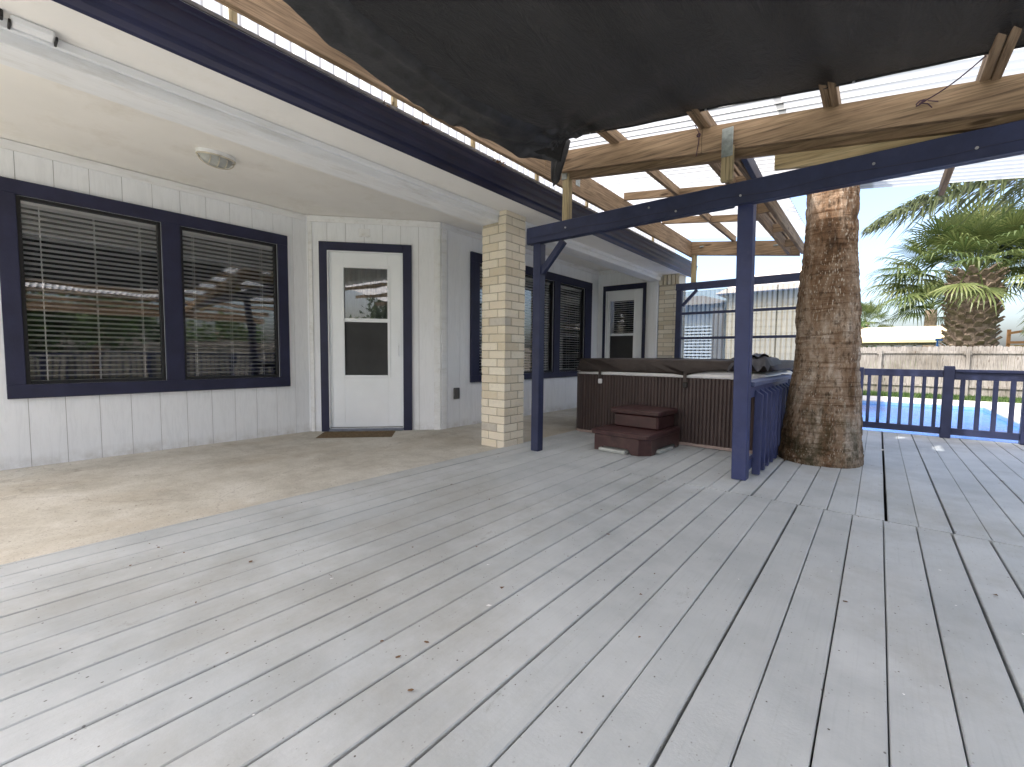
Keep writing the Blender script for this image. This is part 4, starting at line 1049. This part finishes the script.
# ---------------------------------------------------------------- palm trunk through the deck
def fan_leaf(b, base, dirv, pet, blade, nseg=22, droop=.5, dead=False, fat=.036):
    """one costapalmate fan leaf made of narrow folded segments"""
    d = Vector(dirv).normalized(); up = Vector((0,0,1)); r = d.cross(up)
    r = r.normalized() if r.length > .05 else Vector((1,0,0)); n = r.cross(d).normalized()
    a0 = .95 if dead else rnd.uniform(0, .45)
    # petiole arcs down a bit
    tip = base+d*pet+Vector((0, 0, -.10*pet*pet*(droop+.3)))
    mid = base+d*pet*.5
    w = .035
    b.add([base-r*w, base+r*w, mid+r*w*.8, mid-r*w*.8, tip+r*w*.5, tip-r*w*.5], [(0,1,2,3), (3,2,4,5)], .35 if not dead else 1)
    dd_ = (tip-mid).normalized(); nn = r.cross(dd_).normalized()
    for k in range(nseg):
        t = (k+.5)/nseg*2-1; ang = t*2.0
        s = (dd_*math.cos(ang)+r*math.sin(ang)+nn*.18*math.cos(ang*1.3)).normalized()
        ln = blade*(1-.32*abs(t)**2)*rnd.uniform(.85, 1.08)
        side = s.cross(nn).normalized()*(blade*fat)
        aa = min(1, max(0, a0+rnd.uniform(-.12, .25)))
        p0 = tip; p1 = tip+s*ln*.5+Vector((0, 0, -.04*ln)); 
        dr = droop*rnd.uniform(.6, 1.5)
        p2 = tip+s*ln*.8+Vector((0, 0, -dr*ln*.22)); p3 = tip+s*ln*.97+Vector((0, 0, -dr*ln*.55))
        up_ = nn*.015
        b.add([p0, p1-side, p1+up_, p1+side, p2-side*.8, p2, p2+side*.8, p3], [(0,1,2), (0,2,3), (1,4,5,2), (2,5,6,3), (4,7,5), (5,7,6)], aa)
def fan_palm(name, label, x, y, trunk_h, r0, r1, crown_r, nleaf, boots=True, group=None, seed=1, bottomdead=6):
    rnd.seed(seed)
    t = thing(name, label, 'palm tree', (x, y, G), 'fan palms beyond the fence')
    b = MB(); lean = rnd.uniform(-.02, .02)
    ring = []
    for i in range(13):
        z = G+trunk_h*i/12; rr = r0+(r1-r0)*i/12
        ring.append([(x+rr*math.cos(2*PI*k/16), y+rr*math.sin(2*PI*k/16), z) for k in range(16)])
    loft(b, ring); b.build('trunk', M['boots'], t, True)
    if boots:
        b = MB(); z = G+.1; k = 0
        while z < G+trunk_h+.15:
            for q in range(9):
                a = k*.35+q*2*PI/9+rnd.uniform(-.1, .1); rr = (r0+(r1-r0)*min(1, (z-G)/trunk_h))
                o = Vector((math.cos(a), math.sin(a), 0)); s = Vector((-o.y, o.x, 0))
                p = Vector((x, y, z+rnd.uniform(-.04, .04)))+o*(rr-.05); w = .17*rr/.75; h = rnd.uniform(.16, .30); ou = rnd.uniform(.16, .30)*rr/.75
                v = [p-s*w, p+s*w, p+Vector((0,0,.10))+s*w, p+Vector((0,0,.10))-s*w, p+o*ou+Vector((0,0,h))-s*w*.5, p+o*ou+Vector((0,0,h))+s*w*.5, p+o*(ou-.05)+Vector((0,0,h+.06))-s*w*.4, p+o*(ou-.05)+Vector((0,0,h+.06))+s*w*.4]
                b.add(v, [(0,1,5,4), (3,2,7,6), (4,5,7,6), (0,4,6,3), (1,2,7,5)], rnd.random())
            z += .17*r0/.75+.02; k += 1
        b.build('leaf_bases', M['boots'], t)
    b = MB(); c = Vector((x, y, G+trunk_h+.1)); ga = PI*(3-5**.5)
    for i in range(nleaf):
        f = i/nleaf; el = 1.42-f*1.55+rnd.uniform(-.12, .12); a = i*ga+rnd.uniform(-.2, .2)
        d = Vector((math.cos(a)*math.cos(el), math.sin(a)*math.cos(el), math.sin(el)))
        fan_leaf(b, c+Vector((d.x, d.y, 0))*r1*.5, d, crown_r*rnd.uniform(.38, .66), crown_r*rnd.uniform(.30, .42), 28, .2+f*.6, False, .026)
    b.build('crown', M['fan_leaf'], t)
    return t
def trunk_obj():
    t = thing('palm_trunk', 'thick rough brown palm trunk rising through the deck and the roof', 'palm tree', (-.375, 5.10, 0))
    cx, cy = -.395, 5.10
    prof = [(-.3, .39), (0, .372), (.08, .37), (.16, .352), (.3, .345), (.5, .325), (.75, .302), (1.0, .285), (1.3, .275), (1.6, .258), (1.9, .245), (2.2, .232), (2.6, .222), (3.2, .21), (4.0, .20), (6.2, .18)]
    def rz(z):
        for (a, b_), (c, d) in zip(prof[:-1], prof[1:]):
            if z <= c: return b_+(d-b_)*(z-a)/(c-a)
        return prof[-1][1]
    b = MB(); nu = 96; nv = 420
    def fn(u, v):
        z = -.3+6.5*v; a = 2*PI*u; ca, sa = math.cos(a), math.sin(a)
        r = rz(z)-.03
        r += .018*noise.noise(Vector((ca*1.6, sa*1.6, z*1.6)))+.010*noise.noise(Vector((ca*5, sa*5, z*4)))
        rg = noise.noise(Vector((ca*1.2, sa*1.2, z*11))); r += .007*rg-.010*max(0, .12-abs(rg))/.12
        r += .005*noise.noise(Vector((ca*16, sa*16, z*22)))
        return Vector((cx+r*ca+.012*math.sin(z*1.7), cy+r*sa, z))
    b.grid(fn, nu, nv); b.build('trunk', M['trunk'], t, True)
    rnd.seed(5); b = MB(); c = Vector((cx, cy, 6.1)); ga = PI*(3-5**.5)
    for i in range(26):
        f = i/26; el = 1.3-f*1.7; a = i*ga; d = Vector((math.cos(a)*math.cos(el), math.sin(a)*math.cos(el), math.sin(el)))
        fan_leaf(b, c, d, .8, .85, 18, .5+f*.6)
    b.build('crown', M['fan_leaf'], t)
trunk_obj()

fan_palm('fan_palm', 'stout fan palm with shaggy leaf bases on its trunk behind the fence', 3.0, 27.4, 4.82, .70, .78, 3.9, 92, seed=3)
fan_palm('fan_palm', 'small distant fan palm above the cream canopy roof', 3.3, 53, 5.6, .45, .4, 3.3, 34, False, seed=8)
fan_palm('fan_palm', 'small distant fan palm partly behind the thick trunk', -1.2, 55, 4.6, .3, .3, 2.9, 30, False, seed=9)
fan_palm('fan_palm', 'tall fan palm at the right edge beyond the fence', 6.6, 29.5, 6.3, .5, .5, 3.9, 60, seed=12)

# feather palm on the right whose fronds hang into view
def frond(b, base, az, el, length, bend, w=.45, nl=54, a0=.2, side_bend=0):
    p = Vector(base); step = length/nl; e = el; a = az; pts = [p.copy()]; dirs = []
    for i in range(nl):
        d = Vector((math.cos(a)*math.cos(e), math.sin(a)*math.cos(e), math.sin(e))); dirs.append(d); p = p+d*step; pts.append(p.copy()); e -= bend/nl*(.5+i/nl); a += side_bend/nl
    b.tube(pts[::3]+[pts[-1]], [.028*(1-.85*i/(len(pts[::3]))) for i in range(len(pts[::3])+1)], 5, .9)
    for i in range(3, nl):
        d = dirs[i]; up = Vector((0,0,1)); r = d.cross(up).normalized(); n = r.cross(d).normalized(); f = i/nl
        ln = w*(math.sin(PI*min(1, f*.85+.15))**.6)*rnd.uniform(.85, 1.1)
        for s in (-1, 1):
            for q in range(3):
                v = (r*s*rnd.uniform(.65, .9)+d*rnd.uniform(.45, .85)+n*rnd.uniform(-.15, .55)).normalized()
                ww = d*.021; p0 = pts[i]+d*step*rnd.random(); p1 = p0+v*ln*.55; p2 = p0+v*ln+Vector((0,0,-ln*rnd.uniform(.18, .5)))
                aa = min(1, max(0, a0+rnd.uniform(-.2, .35)))
                b.add([p0-ww*.6, p0+ww*.6, p1+ww, p1-ww, p2], [(0,1,2,3), (3,2,4)], aa)
fp = thing('feather_palm', 'feather palm right of the pool with long arching fronds', 'palm tree', (3.9, 11.2, G))
b = MB(); loft(b, [[(3.9+rr*math.cos(2*PI*k/16), 11.2+rr*math.sin(2*PI*k/16), z) for k in range(16)] for z, rr in ((G, .3), (.5, .24), (2, .22), (3.5, .24), (3.9, .3), (4.1, .2))]); b.build('trunk', M['boots'], fp, True)
rnd.seed(21); b = MB(); c = Vector((3.9, 11.2, 4.0))
az0 = math.atan2(9.15-11.2, -.2-3.9)
frond(b, c+Vector((0,0,-.30)), az0+.02, .10, 4.8, .62, .95, 110, .12)
for i in range(22):
    f = i/22; frond(b, c, i*2.4+1.0 if abs(((i*2.4+1.0-az0+PI) % (2*PI))-PI) > 1.25 else az0+PI+rnd.uniform(-1, 1), 1.2-f*1.3, rnd.uniform(2.8, 3.8), 1.3, .5, 44, .25)
frond(b, c+Vector((0, 0, -.35)), math.atan2(-.75, -2.5), -.42, 3.3, .95, .55, 70, .5)
frond(b, c+Vector((0, 0, -.05)), az0-.22, .45, 3.0, .9, .5, 60, .3)
b.build('crown', M['feather_leaf'], fp)

# broad-leaved trees beyond the fence (leaf clumps)
def bush_tree(x, y, h, r, label, n=2600, seed=1, group=None, dens=1):
    rnd.seed(seed); t = thing('leafy_tree', label, 'tree', (x, y, G), 'leafy trees around the yard')
    b = MB(); b.tube([(x, y, G), (x+.1, y, G+h*.35), (x-.05, y, G+h*.7)], [r*.09, r*.07, r*.03], 8)
    cl_ = []
    for i in range(16):
        d = Vector((rnd.gauss(0, 1), rnd.gauss(0, 1), rnd.gauss(0, .7))); d.normalize(); p = Vector((x, y, G+h*.62))+Vector((d.x*r, d.y*r, d.z*h*.36))*rnd.uniform(.45, .9)
        cl_.append((p, r*rnd.uniform(.25, .45))); b.tube([(x, y, G+h*.4), p], [r*.03, r*.01], 5)
    b.build('trunk', M['boots'], t)
    b = MB()
    for i in range(n):
        c, cr = rnd.choice(cl_); d = Vector((rnd.gauss(0, 1), rnd.gauss(0, 1), rnd.gauss(0, 1))).normalized()*cr*rnd.uniform(.3, 1.1)
        p = c+d; s = r*.055*rnd.uniform(.6, 1.4)
        q = [Vector((rnd.uniform(-s, s), rnd.uniform(-s, s), rnd.uniform(-s, s))) for k in range(3)]
        b.add([p+q[0], p+q[1], p+q[2], p-q[0]], [(0,1,2), (0,2,3)], min(1, max(0, .45+d.z/cr*.5+rnd.uniform(-.2, .2))))
    b.build('crown', M['bush_leaf'], t); return t
bush_tree(-3.0, 44, 5.4, 2.6, 'green leafy tree beyond the canopy, seen just right of the thick trunk', seed=31)
bush_tree(-7.5, 40, 6, 3, 'green leafy tree behind the neighbouring house', seed=32)
for i, (x, y) in enumerate(((5.5, -9.5), (1.5, -11), (9.5, -9))):  # unseen trees added to darken what the door glass reflects
    bush_tree(x, y, 4.2, 2.6, ('unseen leafy tree behind the deck, added to darken reflections, middle of three', 'unseen leafy tree at the house corner, added to darken reflections', 'unseen leafy tree near the side fence, added to darken reflections')[i], 2200, 60+i)
for i, (x, y) in enumerate(((6.6, .2), (6.8, 2.4), (6.5, -2.2))):
    bush_tree(x, y, 3.6, 1.7, ('dense green shrub tree beside the open deck edge, middle of a row of three', 'dense green shrub tree by the open deck edge, row end nearest the pool', 'dense green shrub tree by the open deck edge, row end farthest from pool')[i], 2600, 70+i)
for i, (x, y) in enumerate(((14, 2.5), (14.5, -3), (15, 8), (14, 13))):
    bush_tree(x, y, 3.4, 2.2, ('round green tree beyond the side fence, facing the patio door', 'green tree beyond the side fence, near the house end of the deck', 'green tree beyond the side fence, level with the hot tub', 'green tree beyond the side fence, level with the pool')[i], 1500, 40+i, None)

# ---------------------------------------------------------------- fences
def fence(name, label, p0, p1, h, seed, detail=True):
    rnd.seed(seed); t = thing(name, label, 'fence', (p0[0], p0[1], G))
    p0 = Vector(p0); p1 = Vector(p1); m = frame_m(p0, (p1-p0)); ln = (p1-p0).length
    b = MB(); u = 0
    while u < ln:
        w = rnd.uniform(.135, .145); hh = h+rnd.uniform(-.02, .02)
        y = rnd.uniform(-.004, .004)
        b.add([m @ Vector(q) for q in ((u, y, G+.03), (u+w, y, G+.03), (u+w, y, G+hh-.03), (u+w-.03, y, G+hh), (u+.03, y, G+hh), (u, y, G+hh-.03),
               (u, y-.016, G+.03), (u+w, y-.016, G+.03), (u+w, y-.016, G+hh-.03), (u+w-.03, y-.016, G+hh), (u+.03, y-.016, G+hh), (u, y-.016, G+hh-.03))],
              [(0,1,2,3,4,5), (11,10,9,8,7,6), (0,5,11,6), (1,7,8,2), (3,2,8,9), (4,3,9,10), (5,4,10,11)], rnd.random())
        u += w+.006
    b.build('pickets', M['fence'], t)
    for z in (.35, h-.22):
        b = MB(); b.box(0, ln, .006, .05, G+z-.045, G+z+.045, 0, 0, m, .004); b.build('rail', M['fence'], t)
    u = .9
    while u < ln:
        b = MB(); b.box(u-.05, u+.05, .052, .15, G, G+h-.10, 0, 0, m, .004)
        b.box(u-.10, u+.10, .051, .075, G+h-.30, G+h-.18, 0, 0, m, .003); b.build('post', M['fence'], t); u += 2.38
    return t
fence('wooden_fence', 'weathered grey picket fence behind the pool', (-8, 22.4), (12, 22.4), 1.78, 51)
fence('wooden_fence', 'weathered grey picket fence along the open side of the yard', (11.5, 22), (11.5, -9), 1.8, 52)

# ---------------------------------------------------------------- canopy, timber frame, neighbour house
cn = thing('garden_canopy', 'cream roofed garden canopy on dark timber posts beyond the fence', 'canopy', (.8, 33.5, G))
X0, X1, Y0, Y1, ze, zr = -2.0, 3.8, 32.2, 35.6, 2.02, 2.82
b = MB(); b.add([(X0, Y0, ze), (X1, Y0, ze), (X1, Y1, ze), (X0, Y1, ze), (X0+1.3, 33.9, zr), (X1-1.3, 33.9, zr), (X0, Y0, ze-.14), (X1, Y0, ze-.14), (X1, Y1, ze-.14), (X0, Y1, ze-.14)],
                [(0,1,5,4), (1,2,5), (2,3,4,5), (3,0,4), (6,7,1,0), (7,8,2,1), (8,9,3,2), (9,6,0,3)]); b.build('roof', M['cream_canopy'], cn)
for x in (-.7, 1.0, 3.3):
    b = MB(); b.box(x-.07, x+.07, 32.5, 32.64, G, ze-.14, 0, 0, None, .01); b.bar((x+.05, 32.57, 1.25), (x+.6, 32.57, ze-.15), .08, .1); b.bar((x-.05, 32.57, 1.25), (x-.6, 32.57, ze-.15), .08, .1)
    b.build('post', M['timber'] if x > 3 else M['fence'], cn)
b = MB(); b.box(X0+.1, X1-.1, 32.45, 32.6, ze-.29, ze-.142); b.build('beam', M['fence'], cn)
pl_ = thing('play_house', 'small bright blue framed hut with white panels beyond the fence', 'hut', (2.6, 30.3, G))
b = MB()
for x in (2.15, 2.5, 2.85, 3.2): b.box(x, x+.06, 30.2, 30.26, G, 1.95)
b.box(2.1, 3.3, 30.18, 30.28, 1.88, 2.0); b.box(2.1, 3.3, 30.18, 30.28, 1.35, 1.43); b.build('frame', M['blue_paint'], pl_)
b = MB(); b.box(2.15, 3.25, 30.3, 30.32, G, 1.87); b.build('panel', M['door_white'], pl_)
tf = thing('timber_frame', 'orange timber play frame with slanted rails beyond the fence', 'frame', (6.2, 33, G))
for x in (4.9, 5.5, 6.1, 7.0, 8.2):
    b = MB(); b.box(x, x+.13, 33, 33.13, G, 3.0 if x > 5.6 else 2.5); b.build('post', M['timber'], tf)
for (a, z0, c, z1) in ((4.9, 2.3, 8.3, 3.0), (4.9, 1.85, 8.3, 1.9), (5.5, 2.5, 8.3, 2.5)):
    b = MB(); b.bar((a, 32.97, z0), (c, 32.97, z1), .06, .12); b.build('rail', M['timber'], tf)
b = MB(); b.box(5.0, 8.2, 33.2, 33.25, .5, 1.75); b.build('panel', M['cream_canopy'], tf)

nb = thing('neighbour_house', 'cream sided neighbouring house with grey roof seen through the corrugated screen', 'house', (-3.5, 13.5, G))
b = MB(); b.box(-3.35, -.95, 13.5, 18.5, G, 2.75)
z = G+.15
b2 = MB()
while z < 2.7: b2.box(-3.35, -.95, 13.484, 13.498, z, z+.17); z += .18
b.build('wall', M['cream_wall'], nb); b2.build('siding_boards', M['cream_wall'], nb)
b = MB(); b.box(-9, -3.36, 14.0, 18.5, G, 2.5); b.build('blue_wall', M['blue_wall'], nb)
b = MB(); b.box(-4.9, -3.75, 13.97, 13.995, .3, 1.9)
z = .34
sh_ = MB()
while z < 1.86: sh_.box(-4.85, -3.80, 13.93, 13.968, z, z+.05); z += .095
w = b.build('window', M['dark_frame'], nb); sh_.build('louvre', simple('blue_louvre', (.42, .50, .56), .1, 5, .6, .05), w)
b = MB(); b.box(-3.75, -3.45, 13.6, 13.95, G, 2.4); b.build('pillar', M['outlet'], nb)
b = MB(); b.add([(-9.2, 13.5, 2.5), (-3.2, 13.5, 2.5), (-3.2, 19, 2.5), (-9.2, 19, 2.5), (-9.2, 16.2, 3.1), (-4.8, 16.2, 3.1)], [(0,1,5,4), (1,2,5), (2,3,4,5), (3,0,4), (0,3,2,1)]); b.build('roof', M['grey_roof'], nb)
b = MB(); b.add([(-3.6, 13.2, 2.72), (-.75, 13.2, 2.72), (-.75, 18.8, 2.72), (-3.6, 18.8, 2.72), (-2.7, 13.9, 3.28), (-1.4, 13.9, 3.4), (-1.4, 18, 3.4), (-2.7, 18, 3.28)], [(0,1,5,4), (1,2,6,5), (2,3,7,6), (3,0,4,7), (4,5,6,7), (0,3,2,1)]); b.build('upper_roof', simple('pale_pinkish_roof', (.50, .46, .42), .06, 3, .8, .1), nb)

# ---------------------------------------------------------------- world, sun, camera
SUN_EL, SUN_AZ = R(52), R(203)      # azimuth clockwise from +Y (the far end of the deck)
w = bpy.data.worlds.new('World'); S.world = w; w.use_nodes = True
t = w.node_tree; t.nodes.clear()
sky = N(t, 'ShaderNodeTexSky', sky_type='NISHITA', sun_disc=False)
sky.sun_elevation = SUN_EL; sky.sun_rotation = SUN_AZ; sky.air_density = .85; sky.dust_density = 5.0; sky.ozone_density = .6
bg = N(t, 'ShaderNodeBackground'); bg.inputs['Strength'].default_value = .54
o = N(t, 'ShaderNodeOutputWorld'); L(t, sky.outputs[0], bg.inputs[0]); L(t, bg.outputs[0], o.inputs[0])
sd = bpy.data.lights.new('sun', 'SUN'); sd.energy = 5; sd.angle = R(.6); sd.color = (1, .975, .945)
so = bpy.data.objects.new('sun', sd); COL.objects.link(so)
dv = Vector((math.sin(SUN_AZ)*math.cos(SUN_EL), math.cos(SUN_AZ)*math.cos(SUN_EL), math.sin(SUN_EL)))
so.rotation_euler = dv.to_track_quat('Z', 'Y').to_euler(); so.location = dv*30

cam = bpy.data.cameras.new('camera'); co = bpy.data.objects.new('camera', cam); COL.objects.link(co)
yaw, pit, rol = R(39.46), R(3.59), R(.556)
fw = Vector((-math.sin(yaw)*math.cos(pit), math.cos(yaw)*math.cos(pit), -math.sin(pit)))
r = Vector((math.cos(yaw), math.sin(yaw), 0)); u = r.cross(fw)
r2 = r*math.cos(rol)+u*math.sin(rol); u2 = -r*math.sin(rol)+u*math.cos(rol)
co.matrix_world = Matrix(((r2.x, u2.x, -fw.x, 0), (r2.y, u2.y, -fw.y, 0), (r2.z, u2.z, -fw.z, .96), (0,0,0,1)))
cam.sensor_width = 36; cam.lens = 444.4/1024*36; cam.clip_start = .05; cam.clip_end = 2500
S.camera = co
S.render.resolution_x = 1024; S.render.resolution_y = 767
S.view_settings.view_transform = 'Standard'; S.view_settings.look = 'None'; S.view_settings.exposure = 0
S.cycles.max_bounces = 10; S.cycles.diffuse_bounces = 5; S.cycles.transparent_max_bounces = 16
